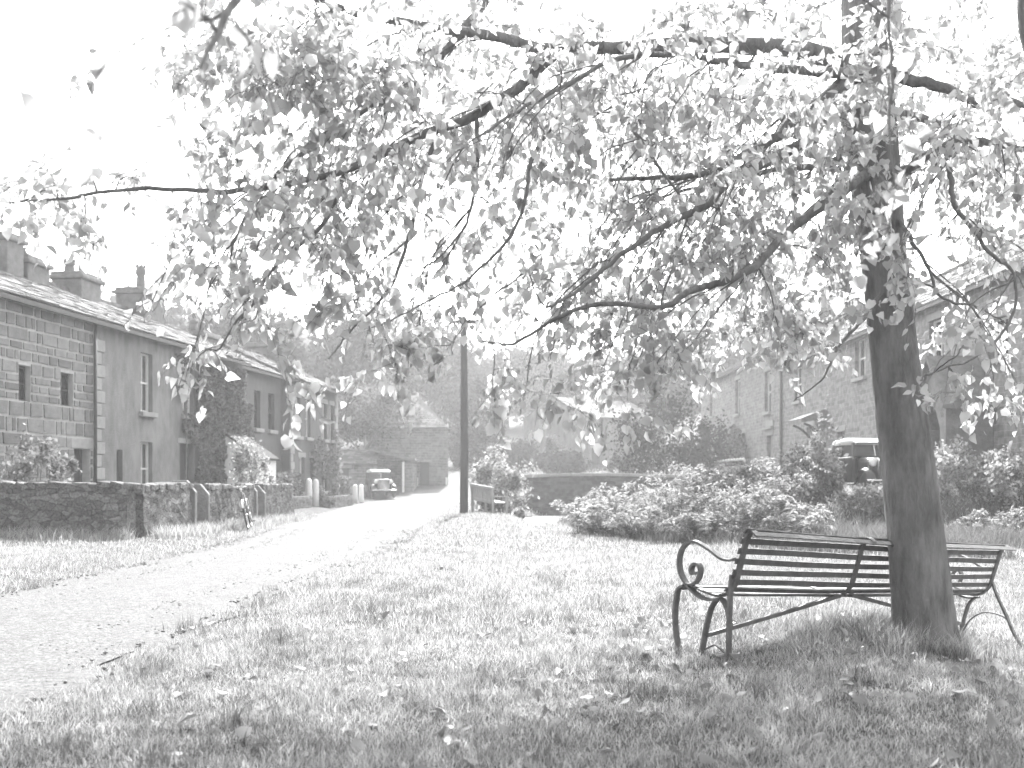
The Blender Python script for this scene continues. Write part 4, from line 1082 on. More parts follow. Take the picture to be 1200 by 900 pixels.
def tree(name, label, base, h, rad, n, size, m_, seed, trunk_r=.2, crown0=.3, k=26, group='trees on the hillside', cone=False, shell=.35, cs=.3):
    r = np.random.default_rng(seed); x, y = base; g = float(ground(x, y)); root = thing(name, (x, y, g), label, 'tree', group)
    zc = g + h * (crown0 + 1) / 2; rz_ = h * (1 - crown0) / 2
    P = clump_points((x, y, zc), (rad, rad, rz_), n, r, k, shell=shell, cs=cs)
    if cone:
        t = np.clip((P[:, 2] - (zc - rz_)) / (2 * rz_), 0, 1); P[:, 0] = x + (P[:, 0] - x) * (1.15 - t); P[:, 1] = y + (P[:, 1] - y) * (1.15 - t)
    V, f, s = cards(P, size, r, .2); np_mesh('crown', V, f, s, M[m_], root)['kind'] = 'stuff'
    mb = MB(); top = g + h * .8
    mb.tube(smooth_line([(x, y, g - .2), (x + r.normal(0, .1), y, g + h * .3), (x + r.normal(0, .2), y, top)], 4), np.linspace(trunk_r, trunk_r * .25, 9), 8)
    for q in range(7):
        a = r.uniform(0, 6.28); z0 = g + h * r.uniform(.2, .6); e = (x + math.cos(a) * rad * .75, y + math.sin(a) * rad * .75, z0 + h * r.uniform(.1, .3))
        mb.tube(smooth_line([(x, y, z0), ((x + e[0]) / 2, (y + e[1]) / 2, (z0 + e[2]) / 2 + .1 * h * .3), e], 3), np.linspace(trunk_r * .4, .02, 7), 6)
    mb.build('trunk', M['bark'], root)
    return root

# ------------------------------------------------------------------ the great tree in front
TD = 8.05
T = pix(1083, 749, TD); tg0 = float(ground(T.x, T.y))
main = thing('lime_tree', (T.x, T.y, tg0), 'broad leafy tree leaning over the bench with branches spread across the road', 'tree')
tr = np.random.default_rng(21)
tl = smooth_line([(1084, 775, TD, .25), (1083, 745, TD, .236), (1080, 700, TD, .222), (1070, 600, TD, .198), (1058, 500, TD + .02, .186), (1046, 400, TD + .05, .176), (1035, 300, TD + .08, .172), (1027, 225, TD + .1, .178),
                  (1020, 150, TD + .1, .19), (1015, 80, TD + .1, .18), (1010, 0, TD + .1, .15), (1004, -140, TD + .15, .125), (1012, -320, TD + .3, .09), (1000, -520, TD + .5, .05)], 12)
TP = np.array([pix(a, b, c) for a, b, c, d in tl]); TR = tl[:, 3]
NA = 72; ang = np.linspace(0, 6.2832, NA, endpoint=False)
A_, S_ = np.meshgrid(ang, np.arange(len(TP))); zz = TP[:, 2][S_]
ridge = .5 * np.abs(np.sin(A_ * 9 + 2.2 * fbm(A_ * .5, zz, .35, 31, 3) * 2)) + .5 * np.abs(np.sin(A_ * 15 + 3 * fbm(A_ * .6, zz, .5, 33, 3)))
lump = fbm(np.cos(A_) * .6 + 5, np.sin(A_) * .6 + zz * .5, .5, 34, 3)
flare = np.exp(-np.maximum(zz - tg0, 0) / .22) * (.035 * np.maximum(np.sin(A_ * 5 + 1), 0) ** 2)
RR = TR[S_] * (1 + .045 * lump) + .012 * (1 - ridge) ** 1.5 - .004 + flare
tanv = norm(np.gradient(TP, axis=0)); e1 = norm(np.cross(tanv, np.array([0, 1., 0]))); e2 = np.cross(tanv, e1)
V = TP[S_] + RR[..., None] * (np.cos(A_)[..., None] * e1[S_] + np.sin(A_)[..., None] * e2[S_])
ii = (np.arange(len(TP) - 1)[:, None] * NA + np.arange(NA)[None, :]); jj = (np.arange(len(TP) - 1)[:, None] * NA + (np.arange(NA)[None, :] + 1) % NA)
f = np.stack([ii, jj, jj + NA, ii + NA], -1).reshape(-1, 4)
np_mesh('trunk', V.reshape(-1, 3), f.ravel(), np.full(len(f), 4), M['bark'], main, smooth=True)

# limbs traced from the photograph: (px, py, depth) and radii in metres at both ends
LIMBS = [
    ([(1015, 88, 8.1), (980, 73, 8.0), (930, 60, 7.9), (850, 52, 7.7), (790, 53, 7.6), (735, 56, 7.5), (650, 57, 7.3), (560, 38, 7.1), (470, 25, 6.9), (400, 12, 6.8), (320, -15, 6.6), (230, -40, 6.4)], .088, .010),
    ([(655, 60, 7.3), (612, 105, 7.2), (558, 136, 7.1), (478, 172, 6.9), (420, 196, 6.75), (350, 214, 6.6), (260, 225, 6.4), (165, 221, 6.2), (80, 230, 6.1), (10, 238, 6.0)], .042, .005),
    ([(1005, 85, 8.0), (960, 80, 7.7), (900, 79, 7.4), (850, 72, 7.2), (795, 60, 6.9), (720, 70, 6.6), (640, 110, 6.3), (560, 160, 6.1)], .042, .008),
    ([(585, -20, 7.3), (540, 40, 7.2), (500, 92, 7.1), (460, 116, 6.95), (410, 142, 6.8), (350, 190, 6.6), (300, 245, 6.4), (266, 312, 6.3)], .034, .006),
    ([(1020, 70, 8.1), (960, 118, 7.8), (928, 137, 7.7), (900, 162, 7.5), (850, 190, 7.3), (800, 204, 7.2), (715, 211, 7.0)], .062, .012),
    ([(1012, 105, 8.0), (955, 158, 7.7), (900, 185, 7.4), (860, 203, 7.2), (830, 238, 7.0), (790, 262, 6.9), (740, 292, 6.7), (680, 335, 6.5), (640, 360, 6.4)], .05, .008),
    ([(1015, 165, 8.1), (972, 190, 8.3), (930, 196, 8.5), (880, 206, 8.7), (805, 224, 9.0), (700, 250, 9.3)], .042, .008),
    ([(1018, 200, 8.0), (985, 222, 7.6), (933, 257, 7.2), (887, 303, 6.9), (843, 327, 6.7), (800, 341, 6.6), (767, 357, 6.5), (700, 354, 6.3), (650, 372, 6.2), (600, 402, 6.1), (566, 400, 6.0)], .042, .005),
    ([(1040, 210, 8.1), (1060, 200, 7.9), (1090, 185, 7.7), (1120, 170, 7.5), (1160, 174, 7.3), (1200, 182, 7.1), (1290, 190, 6.9)], .052, .012),
    ([(1112, 178, 7.5), (1113, 200, 7.5), (1120, 233, 7.45), (1145, 265, 7.4), (1167, 295, 7.3), (1195, 325, 7.2), (1187, 377, 7.1), (1143, 420, 7.0), (1093, 435, 6.9), (1078, 446, 6.85)], .022, .005),
    ([(1025, 75, 8.1), (1067, 93, 8.0), (1105, 105, 7.9), (1137, 120, 7.8), (1183, 124, 7.7), (1260, 150, 7.5), (1350, 200, 7.3)], .055, .012),
    ([(1045, 250, 8.1), (1067, 280, 7.8), (1085, 315, 7.7), (1107, 353, 7.6), (1143, 358, 7.5), (1180, 380, 7.4)], .02, .004),
    ([(1035, 340, 8.05), (1012, 370, 7.7), (983, 403, 7.5), (963, 440, 7.4), (930, 470, 7.3)], .017, .004),
    ([(662, 120, 7.2), (627, 183, 7.0), (600, 270, 6.8), (555, 327, 6.7), (510, 354, 6.6), (435, 384, 6.4)], .017, .004),
    ([(512, 160, 7.0), (494, 203, 6.9), (468, 303, 6.7), (447, 347, 6.6), (412, 384, 6.5), (385, 420, 6.4)], .018, .004),
    ([(557, 137, 7.1), (556, 197, 7.0), (543, 253, 6.9), (515, 297, 6.8), (470, 330, 6.7)], .016, .004),
    ([(735, 57, 7.5), (723, 113, 7.3), (733, 140, 7.2), (757, 183, 7.1), (800, 240, 7.0), (790, 300, 6.9), (760, 400, 6.8)], .02, .005),
    ([(405, 205, 6.7), (380, 260, 6.6), (327, 300, 6.5), (290, 360, 6.4), (258, 402, 6.4), (240, 410, 6.4)], .016, .004),
    ([(1020, 120, 8.15), (980, 130, 9.0), (900, 120, 9.8), (800, 110, 10.6), (690, 130, 11.2), (600, 170, 11.6)], .06, .01),
    ([(1020, 150, 8.15), (990, 200, 9.0), (930, 260, 9.6), (860, 320, 10.2), (800, 390, 10.6), (740, 440, 10.8)], .045, .006),
    ([(1025, 130, 8.15), (1090, 140, 8.9), (1170, 180, 9.6), (1260, 240, 10.2)], .05, .01),
    ([(1008, -60, 8.1), (930, -190, 6.6), (760, -260, 5.2), (520, -210, 3.9), (330, -90, 3.0), (262, 10, 2.65), (235, 80, 2.5)], .05, .005),
    ([(1010, -120, 8.2), (1060, -230, 6.6), (1060, -200, 5.2), (1035, -40, 4.5), (1040, 100, 4.3), (1048, 220, 4.2)], .018, .003),
    ([(760, -260, 5.2), (700, -130, 4.4), (640, -60, 4.0), (600, -10, 3.8)], .02, .004),
    ([(1004, -140, 8.2), (850, -230, 8.5), (650, -290, 8.6), (430, -300, 8.2), (230, -260, 7.6)], .07, .012),
    ([(1008, -250, 8.3), (1150, -380, 8.0), (1300, -420, 7.4), (1430, -380, 6.8)], .06, .012),
    ([(1006, -330, 8.4), (900, -520, 9.2), (750, -620, 10)], .05, .01),
    ([(1006, -330, 8.4), (1050, -560, 7.2), (1000, -760, 6.2)], .05, .01),
]
NODES = []; NR = []
for pts, r0, r1 in LIMBS:
    P = np.array([pix(*p) for p in pts]); L3 = smooth_line(P, 7, jit=.006, r=tr)
    rad = r0 + (r1 - r0) * np.linspace(0, 1, len(L3)) ** .8
    rad *= 1 + .03 * np.sin(np.arange(len(L3)) * .9 + r0 * 50)
    m = MB(); m.tube(L3, list(rad), 10); m.build('branch', M['bark'] if r0 > .03 else M['twig'], main)
    st_ = max(2, int(len(L3) * .18))
    NODES += list(L3[st_:]); NR += list(rad[st_:])
# where the leaves are: density by 100-px cell of the photograph (rows from y=0), depth range by column
DENS = [[0, 1.3, 5.5, 7, 6.2, 5.8, 6, 6.5, 6.6, 6.6, 7, 8],
        [0, 0, 2, 5.4, 5.4, 5.4, 5.2, 6, 6.6, 7, 5.8, 7],
        [4.2, 3.6, 3.8, 5, 3.2, 4.4, 5.2, 6.6, 7, 6.2, 2.6, 4.6],
        [0, 0, 3, 1.5, 1.6, 1.6, 5.4, 7.4, 7.6, 8, 1.2, 4],
        [0, 0, .2, .3, 1.0, .1, .8, 3.0, 1.3, .4, .1, 1.8]]
ATT = []
for j, row in enumerate(DENS):
    for i, d in enumerate(row):
        n = tr.poisson(d * (1.3 if d < 5 else (2.4 if d < 7 else 3.4)))
        for _ in range(n):
            px = (i + tr.uniform()) * 100; py = (j + tr.uniform(0, (.3 if i < 6 else .6) if j == 4 else (.35 if j == 2 and i < 2 else (.75 if j == 3 and i < 6 else 1)))) * 100
            if j in (3, 4) and i == 2: px = 245 + (px - 200) * .55
            if j == 3 and i in (4, 5) and py < 330: continue
            if 990 < px < 1090 and py > 290: continue
            if j < 2: ATT.append(pix(px + tr.normal(0, 25), py + tr.normal(0, 20), tr.uniform(8.6, 11.6))) if tr.uniform() < .3 and px > 330 else None
            lo, hi = (5.6, 7.4) if px < 450 else ((5.9, 8.8) if px < 700 else (6.2, 10.3))
            ATT.append(pix(px, py, tr.uniform(lo, hi)))
for px, py, dd in ((25, 238, 6.0), (62, 246, 6.0), (100, 256, 6.0), (135, 240, 6.1), (235, 408, 6.4), (260, 412, 6.4), (425, 440, 6.4), (440, 425, 6.4), (455, 400, 6.5), (585, 412, 6.0), (660, 480, 6.4), (650, 465, 6.4),
                   (690, 490, 6.5), (740, 490, 6.7), (1120, 450, 6.9), (1105, 460, 6.85), (1190, 480, 7), (1150, 470, 7), (1060, 330, 7.3), (1040, 270, 7.0), (1030, 255, 6.8), (1050, 300, 6.9), (1020, 240, 6.7)):
    ATT.append(pix(px, py, dd))
NEAR = [(235, 20, 2.7), (265, 45, 2.6), (300, 70, 2.8), (455, 10, 3.6), (480, -10, 3.7), (955, 10, 4.2), (1045, 240, 4.1), (1055, 275, 4.1), (1035, 190, 4.2), (1065, 230, 4.2), (860, 150, 4.9), (1045, 130, 4.3)]

OFF = []
for _ in range(230):      # the crown above and beside the frame
    a = tr.uniform(0, 6.28); q = math.sqrt(tr.uniform(.02, 1)) * 6.0; z = tr.uniform(4.8, 9.0) - .05 * q * q
    p = np.array([T.x - 1.2 + math.cos(a) * q, T.y - .4 + math.sin(a) * q * .8, z])
    u_ = 600 + F * p[0] / max(p[1], .5); v_ = HOR - F * (p[2] - EYE) / max(p[1], .5)
    if -20 < u_ < 1220 and -30 < v_ < 900 and p[1] > 0: continue
    if p[1] < 1.6 and abs(p[0]) < 2.5 and z < 4: continue
    if p[0] < -.5 and p[1] < 5.5: continue
    if p[1] > T.y + .8 and z > 5.2: continue
    OFF.append(p)
ATT = [np.array(a) for a in ATT]
twigs = MB(); LP = []; LT = []; LS = []
def grow(att, leaves, big=1.0):
    global NODES, NR
    N = np.array(NODES); d0 = [np.min(np.linalg.norm(N - a, axis=1)) for a in att]
    for k in np.argsort(d0):
        a = att[k]; N = np.array(NODES); v = N - a; dd = np.linalg.norm(v, axis=1) + np.maximum(-(v[:, 2]), 0) * .7
        b = int(np.argmin(dd)); s = N[b]; L = np.linalg.norm(a - s)
        if L < .12: a = a + norm(tr.normal(0, 1, 3)) * .22; L = np.linalg.norm(a - s)
        dirv = (a - s) / max(L, 1e-6)
        mid = s + dirv * L * .5 + np.array([0, 0, .10 * L]) + tr.normal(0, .05 * L, 3)
        line = smooth_line([s, mid, a, a + dirv * .12 + np.array([0, 0, -.07])], max(3, int(L / .16) + 2), jit=.006, r=tr)
        r0 = min(NR[b] * .75, .0045 + .0055 * L); rr = np.linspace(r0, .002, len(line))
        twigs.tube(line, list(rr), 5 if r0 > .006 else 4)
        for p, q in zip(line[1:], rr[1:]): NODES.append(p); NR.append(q)
        # side shoots and leaves
        shoots = [line[int(len(line) * .45):]]
        for _ in range(int(tr.integers(2, 5))):
            b0 = line[int(tr.uniform(.35, .95) * (len(line) - 1))]; dv = norm(dirv * .8 + tr.normal(0, .65, 3) + np.array([0, 0, -.25])); l_ = tr.uniform(.14, .38)
            sh = smooth_line([b0, b0 + dv * l_ * .5 + np.array([0, 0, .02]), b0 + dv * l_ + np.array([0, 0, -.05])], 3, jit=.003, r=tr)
            twigs.tube(sh, list(np.linspace(.0024, .001, len(sh))), 4); shoots.append(sh)
        for sh in shoots:
            seg = np.linalg.norm(np.diff(sh, axis=0), axis=1); ac = np.concatenate([[0], np.cumsum(seg)]); n = max(2, int(ac[-1] / .033 * leaves))
            for t in np.linspace(.15, 1, n) * ac[-1]:
                p = np.array([np.interp(t, ac, sh[:, c]) for c in range(3)]); tg = norm(sh[-1] - sh[0])
                LP.append(p + tr.normal(0, .024, 3)); LT.append(norm(tg * .5 + tr.normal(0, .55, 3) + np.array([0, 0, -.75]))); LS.append(big * tr.choice([tr.uniform(.03, .05), tr.uniform(.045, .07), tr.uniform(.06, .084)], p=[.15, .42, .43]))
grow(ATT, 1.0)
grow([np.array(pix(*p)) for p in NEAR], .22, 1.0)
# fine hanging twigs, mostly bare, sweeping down and away from the trunk
base_n = np.array(NODES); cand = np.nonzero(np.array(NR) > .004)[0]
for _ in range(260):
    s = base_n[tr.choice(cand)]; u0 = 600 + F * s[0] / s[1]; v0 = HOR - F * (s[2] - EYE) / s[1]
    if not (262 < u0 < 1190 and -60 < v0 < 330): continue
    L = tr.uniform(.45, 1.15); sx = -1 if u0 < 1000 else tr.choice([-1, 1])
    if s[1] < 5.4: continue
    vm = 250 if u0 < 260 else (370 if u0 < 480 else 455)
    if v0 + L * 150 > vm: L = (vm - v0) / 150
    if L < .25: continue
    d = norm(np.array([sx * tr.uniform(.25, .9), tr.normal(0, .35), -.75])); e = s + d * L; mid = (s + e) / 2 + np.array([sx * .05 * L, 0, .08 * L]) + tr.normal(0, .03, 3)
    line = smooth_line([s, mid, e, e + np.array([sx * .03, 0, -.1])], 6, jit=.005, r=tr); twigs.tube(line, list(np.linspace(.0062, .0022, len(line))), 5)
    for k in range(int(tr.integers(2, 5))):
        b0 = line[int(tr.uniform(.2, .9) * (len(line) - 1))]; dv = norm(d + tr.normal(0, .5, 3)); l_ = tr.uniform(.15, .4); sh = smooth_line([b0, b0 + dv * l_ * .5, b0 + dv * l_ + np.array([0, 0, -.06])], 4, jit=.004, r=tr)
        twigs.tube(sh, list(np.linspace(.0032, .0014, len(sh))), 4)
        for p in sh[2::2]: LP.append(p + tr.normal(0, .02, 3)); LT.append(norm(dv * .5 + tr.normal(0, .5, 3) + np.array([0, 0, -.8]))); LS.append(tr.uniform(.04, .075))
n_in = len(LP)
grow(OFF, .8, 1.25)
LP = np.array(LP); LT = np.array(LT); LS = np.array(LS)
tagit(twigs.build('twigs', M['twig'], main), kind='stuff')
leafv = np.array([(0, 0, 0), (0, .5, -.05), (0, 1.02, -.16), (-.27, -.07, .03), (-.45, .25, .09), (-.35, .6, .05), (.27, -.07, .03), (.45, .25, .09), (.35, .6, .05)]) * np.array([1, 1, 1])
leaff = np.array([(0, 4, 3), (0, 1, 4), (1, 5, 4), (1, 2, 5), (0, 6, 7), (0, 7, 1), (1, 7, 8), (1, 8, 2)])
n = len(LP); nv = tr.normal(0, 1, (n, 3)) + np.array([0, -.1, .55]); nv = norm(nv - LT * (nv * LT).sum(1, keepdims=True)); bx = np.cross(LT, nv)
def leaf_mesh(idx):
    s = LS[idx][:, None, None]
    curl = tr.uniform(.4, 2.2, (len(idx), 1))
    loc = np.repeat(leafv[None], len(idx), 0).copy(); loc[:, :, 2] *= curl; loc[:, :, 0] *= tr.uniform(.7, 1.2, (len(idx), 1)); loc[:, 3:6, 0] *= tr.uniform(.72, 1.15, (len(idx), 1)); loc[:, :, 2] += tr.uniform(-.35, .3, (len(idx), 1)) * loc[:, :, 1] ** 2; loc[:, :, 0] += tr.normal(0, .12, (len(idx), 1)) * loc[:, :, 1] ** 2; loc[:, 3:, :2] += tr.normal(0, .035, (len(idx), 6, 2)); loc[:, 2, 1] += tr.uniform(-.12, .22, len(idx))
    V = LP[idx][:, None, :] + s * (loc[..., :1] * bx[idx][:, None] + loc[..., 1:2] * LT[idx][:, None] + loc[..., 2:] * nv[idx][:, None])
    f = (leaff[None] + (np.arange(len(idx)) * 9)[:, None, None]).reshape(-1)
    return V.reshape(-1, 3), f, np.full(len(idx) * 8, 3)
u_ = 600 + F * LP[:, 0] / np.maximum(LP[:, 1], .4); v_ = HOR - F * (LP[:, 2] - EYE) / np.maximum(LP[:, 1], .4)
vis = (u_ > -5) & (u_ < 1205) & (v_ > -5) & (v_ < 600) & (LP[:, 1] > .5)
keepm = ~((LP[:, 1] < 2.0) & (np.abs(LP[:, 0]) < 2.2) & (LP[:, 2] < 4.0))
score = np.where(vis & keepm, LS / np.maximum(LP[:, 1], .4), 0); big = np.argsort(-score)[:300]
rest = np.setdiff1d(np.nonzero(keepm)[0], big)
V, f, s = leaf_mesh(rest)
tagit(np_mesh('leaves', V, f, s, M['leaf'], main, smooth=True), kind='stuff')
lme = []
for c in (.6, 1.2, 1.9):
    me = bpy.data.meshes.new('leaf'); v3 = leafv.copy(); v3[:, 2] *= c; me.from_pydata(v3.tolist(), [], leaff.tolist()); me.materials.append(M['leaf']); me.polygons.foreach_set('use_smooth', [True] * 8); lme.append(me)
rl = root_loc(main)
for k, i in enumerate(big):
    o = bpy.data.objects.new('leaf', lme[k % 3]); C.objects.link(o); o.parent = main
    mm = Matrix((Vector(bx[i]) * LS[i], Vector(LT[i]) * LS[i], Vector(nv[i]) * LS[i])).transposed().to_4x4(); mm.translation = Vector(LP[i] - rl); o.matrix_local = mm
print('leaves', n, 'in frame', int(vis.sum()))

# ------------------------------------------------------------------ leaning trunk at the frame's upper corner
lt_ = thing('leaning_tree', (3.75, 4.4, 0), 'thick dark leaning trunk of a neighbouring tree', 'tree')
P = smooth_line([(3.78, 4.35, -.15), (3.55, 4.4, .9), (3.0, 4.5, 2.1), (2.42, 4.6, 2.95), (2.36, 4.65, 3.6), (2.5, 4.7, 4.6), (2.7, 4.8, 6.0)], 6)
m = MB(); m.tube(P, list(np.linspace(.2, .1, len(P))), 20); m.build('trunk', M['bark'], lt_)
r = np.random.default_rng(77); Pc = clump_points((3.2, 4.6, 6.6), (2.2, 2.0, 1.3), 1500, r, 16); V, f, s = cards(Pc, .1, r, .3, .8); np_mesh('crown', V, f, s, M['leaf'], lt_)['kind'] = 'stuff'
mb = MB()
for q in range(8):
    a = q * .785; mb.tube(smooth_line([P[-1 - q], P[-1 - q] + np.array([math.cos(a) * .6, math.sin(a) * .6, .6]), P[-1] + np.array([math.cos(a) * 1.6, math.sin(a) * 1.4, .9])], 4), list(np.linspace(.04, .008, 9)), 6)
mb.build('limbs', M['bark'], lt_)
# ------------------------------------------------------------------ shrubs, hedges, ivy
def at(px, Y): return (px - 600) / F * Y
def zt(py, Y): return EYE - (py - HOR) / F * Y
def pbush(name, label, cat, px0, px1, ptop, Y, n, size, m_, seed, zb=None, dy=None, **kw):
    x0, x1 = at(px0, Y), at(px1, Y); g = float(ground((x0 + x1) / 2, Y)) if zb is None else zb; top = zt(ptop, Y)
    rx = (x1 - x0) / 2 * .88; rz_ = max(.2, (top - g) / 2 * .95)
    return bush(name, label, cat, ((x0 + x1) / 2, Y, (g + top) / 2), (rx, dy or min(rx, 1.6), rz_), n, size, m_, seed, **kw)
pbush('garden_shrub', 'bright leaved shrub behind the wall of the stone cottage', 'shrub', -8, 92, 500, 21.6, 2600, .10, 'pale', 1, k=30, cs=.22)
pbush('rose_bush', 'pale flowering bush beside the white porch', 'shrub', 268, 314, 516, 31.0, 1900, .11, 'fern', 2, k=26)
pbush('low_bush', 'low grassy bush behind the farther garden wall', 'shrub', 300, 336, 553, 32.2, 400, .12, 'pale', 3)
pbush('low_bush', 'bushy plant between pale gateposts under the climbing roses', 'shrub', 366, 396, 565, 44.2, 500, .13, 'hedge', 5)
def box_hedge(label, x0, x1, y0, y1, h, n, size, m_, seed):
    rr = np.random.default_rng(seed); c = ((x0 + x1) / 2, (y0 + y1) / 2); g = float(ground(*c)); root = thing('garden_hedge', (c[0], c[1], g), label, 'hedge', 'clipped garden hedges')
    P = rr.uniform((x0, y0, g), (x1, y1, g + h), (n, 3)); fc = rr.integers(0, 3, n)
    P[fc == 0, 1] = y0 + np.abs(rr.normal(0, .06, (fc == 0).sum())); P[fc == 1, 2] = g + h - np.abs(rr.normal(0, .06, (fc == 1).sum())); P[fc == 2, 0] = x1 - np.abs(rr.normal(0, .06, (fc == 2).sum()))
    P += rr.normal(0, .025, P.shape); V, f, s = cards(P, size, rr, 0, .8); np_mesh('foliage', V, f, s, M[m_], root)['kind'] = 'stuff'
    mb = MB()
    for k in range(6): x = x0 + (x1 - x0) * (k + .5) / 6; mb.tube([(x, c[1], g - .05), (x + .05, c[1], g + h * .6), (x, c[1] + .05, g + h * .9)], [.03, .02, .008], 6)
    mb.build('stems', M['twig'], root); return root
box_hedge('clipped dark hedge in front of the rendered cottage', -9.0, -8.15, 37.5, 41.7, 1.3, 2600, .11, 'ivy', 4)
box_hedge('clipped dark hedge between end house and parked car', -9.6, -8.0, 50.5, 53.2, 1.3, 2200, .13, 'ivy', 6)
pbush('leafy_bush', 'rounded leafy bush behind the wooden bench and pole', 'shrub', 551, 634, 526, 37.0, 4200, .14, 'fern', 7, k=40, flat=.4, cs=.3)
pbush('stream_weed', 'small weed tuft beside the glint of water', 'plant', 600, 617, 597, 34.5, 160, .12, 'hedge', 8)
def frond_plant(label, x, y, h, spread, n, seed, name='bank_plant', m_='fern', ls=.12):
    """many arching stems with layered leaflets, like bracken or willowherb"""
    q = np.random.default_rng(seed); g = float(ground(x, y)); root = thing(name, (x, y, g), label, 'plant', 'leafy plants along the stream bank')
    mb = MB(); P = []; Tn = []; S = []
    for k in range(n):
        a = q.uniform(0, 6.28); o = np.array([math.cos(a), math.sin(a), 0]); hh = h * q.uniform(.45, 1.08); sp = spread * q.uniform(.2, 1.0); b = np.array([x, y, g - .03]) + o * sp * .35 + np.append(q.normal(0, .06, 2), 0)
        ln = smooth_line([b, b + o * sp * .25 + np.array([0, 0, hh * .6]), b + o * sp * .7 + np.array([0, 0, hh]), b + o * sp * 1.05 + np.array([0, 0, hh * .93])], 5)
        mb.tube(ln, list(np.linspace(.008, .002, len(ln))), 4); m0 = int(len(ln) * .28)
        for i_ in range(m0, len(ln)):
            tg = norm(ln[min(i_ + 1, len(ln) - 1)] - ln[i_ - 1]); sd = norm(np.cross(tg, [0, 0, 1.0]) + 1e-6)
            for sg in (-1, 1, -1, 1):
                d = norm(sd * sg + tg * .5 + q.normal(0, .3, 3) + np.array([0, 0, -.05])); s = ls * q.uniform(.6, 1.2) * (1.15 - .55 * (i_ - m0) / (len(ln) - m0))
                P.append(ln[i_] + d * s * .5 + q.normal(0, .015, 3)); Tn.append(d); S.append(s)
    P = np.array(P); Tn = np.array(Tn); S = np.array(S)[:, None]; nv_ = norm(np.array([0, 0, 1.0]) + q.normal(0, .45, P.shape)); bb_ = norm(np.cross(nv_, Tn)); nv_ = np.cross(Tn, bb_)
    V = np.stack([P - Tn * S * .5, P + bb_ * S * .2 + nv_ * S * .08, P + Tn * S * .5 - nv_ * S * .15, P - bb_ * S * .2 + nv_ * S * .08], 1).reshape(-1, 3); i4 = np.arange(len(P)) * 4
    np_mesh('foliage', V, np.stack([i4, i4 + 1, i4 + 2, i4, i4 + 2, i4 + 3], 1).ravel(), np.full(2 * len(P), 3), M[m_], root)['kind'] = 'stuff'
    mb.build('stems', M['twig'], root)
    return root
bank = [(682, 24.0, .95, 'where the water glints'), (700, 22.2, .8, 'low, beside the plant at the water glint'), (722, 23.2, 1.1, 'in front of the dark bridge arch'), (752, 21.2, .8, 'low and wide, right of the bridge arch'), (772, 23.4, 1.0, 'below the end of the bridge coping'),
        (800, 21.8, 1.35, 'tall, where the bridge meets the hedge'), (824, 20.2, .75, 'low, in front of the rounded hedge end'), (852, 21.6, 1.0, 'in front of the clipped hedge'), (880, 20.4, 1.15, 'above the scrolled bench arm'), (908, 21.2, 1.4, 'tallest, with wide layered fronds above the bench back'),
        (930, 19.8, .85, 'low, just over the bench back rail'), (1128, 22.6, .8, 'right of the trunk below the leafy hedge'), (1165, 22.0, .95, 'at the far end of the bench, upper bank'), (1195, 22.8, .8, 'where the bank leaves the bench end')]
for k, (px_, Y, h_, lb) in enumerate(bank): frond_plant('feathery plant on the stream bank ' + lb, at(px_, Y), Y, h_ ** 1.5 * .92, .42 + .26 * h_, 34, 300 + k)
hed = [(795, 872, 545, 30.5, 'rounded end of the hedge beside the bridge'), (850, 935, 540, 29.5, 'middle stretch of clipped hedge below the downpipe'), (905, 988, 522, 28.0, 'high shaggy hedge in front of the parked saloon'),
       (1036, 1082, 520, 28.6, 'small bush hidden behind the trunk of the tree'), (1078, 1150, 520, 27.6, 'leafy hedge below the sash window of the sandstone house'), (1130, 1215, 523, 26.4, 'leafy hedge in front of the arched porch')]
for k, (a, b, t, Y, lb) in enumerate(hed):
    pbush('hedge', lb, 'hedge', a, b, t, Y, 3000, .11, 'hedge' if k < 3 else 'fern', 40 + k, group='hedges on the far bank', k=60, cs=.24, zb=.45, dy=1.0)
pbush('tall_shrub', 'tall loose shrub climbing up beside the saloon windscreen', 'shrub', 948, 984, 478, 27.4, 700, .13, 'pale', 50, k=22, zb=.6, dy=.6)
bush('yew_tree', 'dark dense yew at the far corner of the bridge', 'tree', (8.2, 56, 3.0), (2.5, 2.2, 2.6), 6000, .2, 'yew', 51, k=50, cs=.3, stems=4)
bush('yew_tree', 'dark evergreen in front of the tall sandstone house', 'tree', (11.0, 60, 2.6), (1.3, 1.5, 2.0), 2600, .2, 'yew', 52, k=30, cs=.3, stems=3)
pbush('pale_bush', 'pale bush on the bank beyond the bridge', 'shrub', 700, 745, 530, 58, 900, .2, 'hedge', 53, zb=.6)
pbush('dark_bush', 'dark round bush below the pale gable wall', 'shrub', 635, 668, 510, 78, 900, .28, 'hedge', 54, zb=1.2)
for k, (a, b, t, Y, lb) in enumerate([(546, 585, 492, 80, 'dark bushy thicket behind the bend of the road'), (578, 632, 515, 82, 'dark thicket at the foot of the distant pole'), (622, 690, 528, 74, 'low dark thicket along the path past the bridge'), (526, 560, 505, 84, 'dark thicket beside the barn corner')]):
    pbush('thicket', lb, 'shrub', a, b, t, Y, 2400, .3, 'tree', 200 + k, group='thickets beyond the bridge', k=30, dy=2.0)
pbush('low_bush', 'low rough growth on the bank below the half hidden saloon', 'shrub', 978, 1052, 568, 26.2, 1500, .09, 'pale', 57, zb=.35, dy=.6, k=34, cs=.22)
# bank of long grass beyond the bench is part of the grass

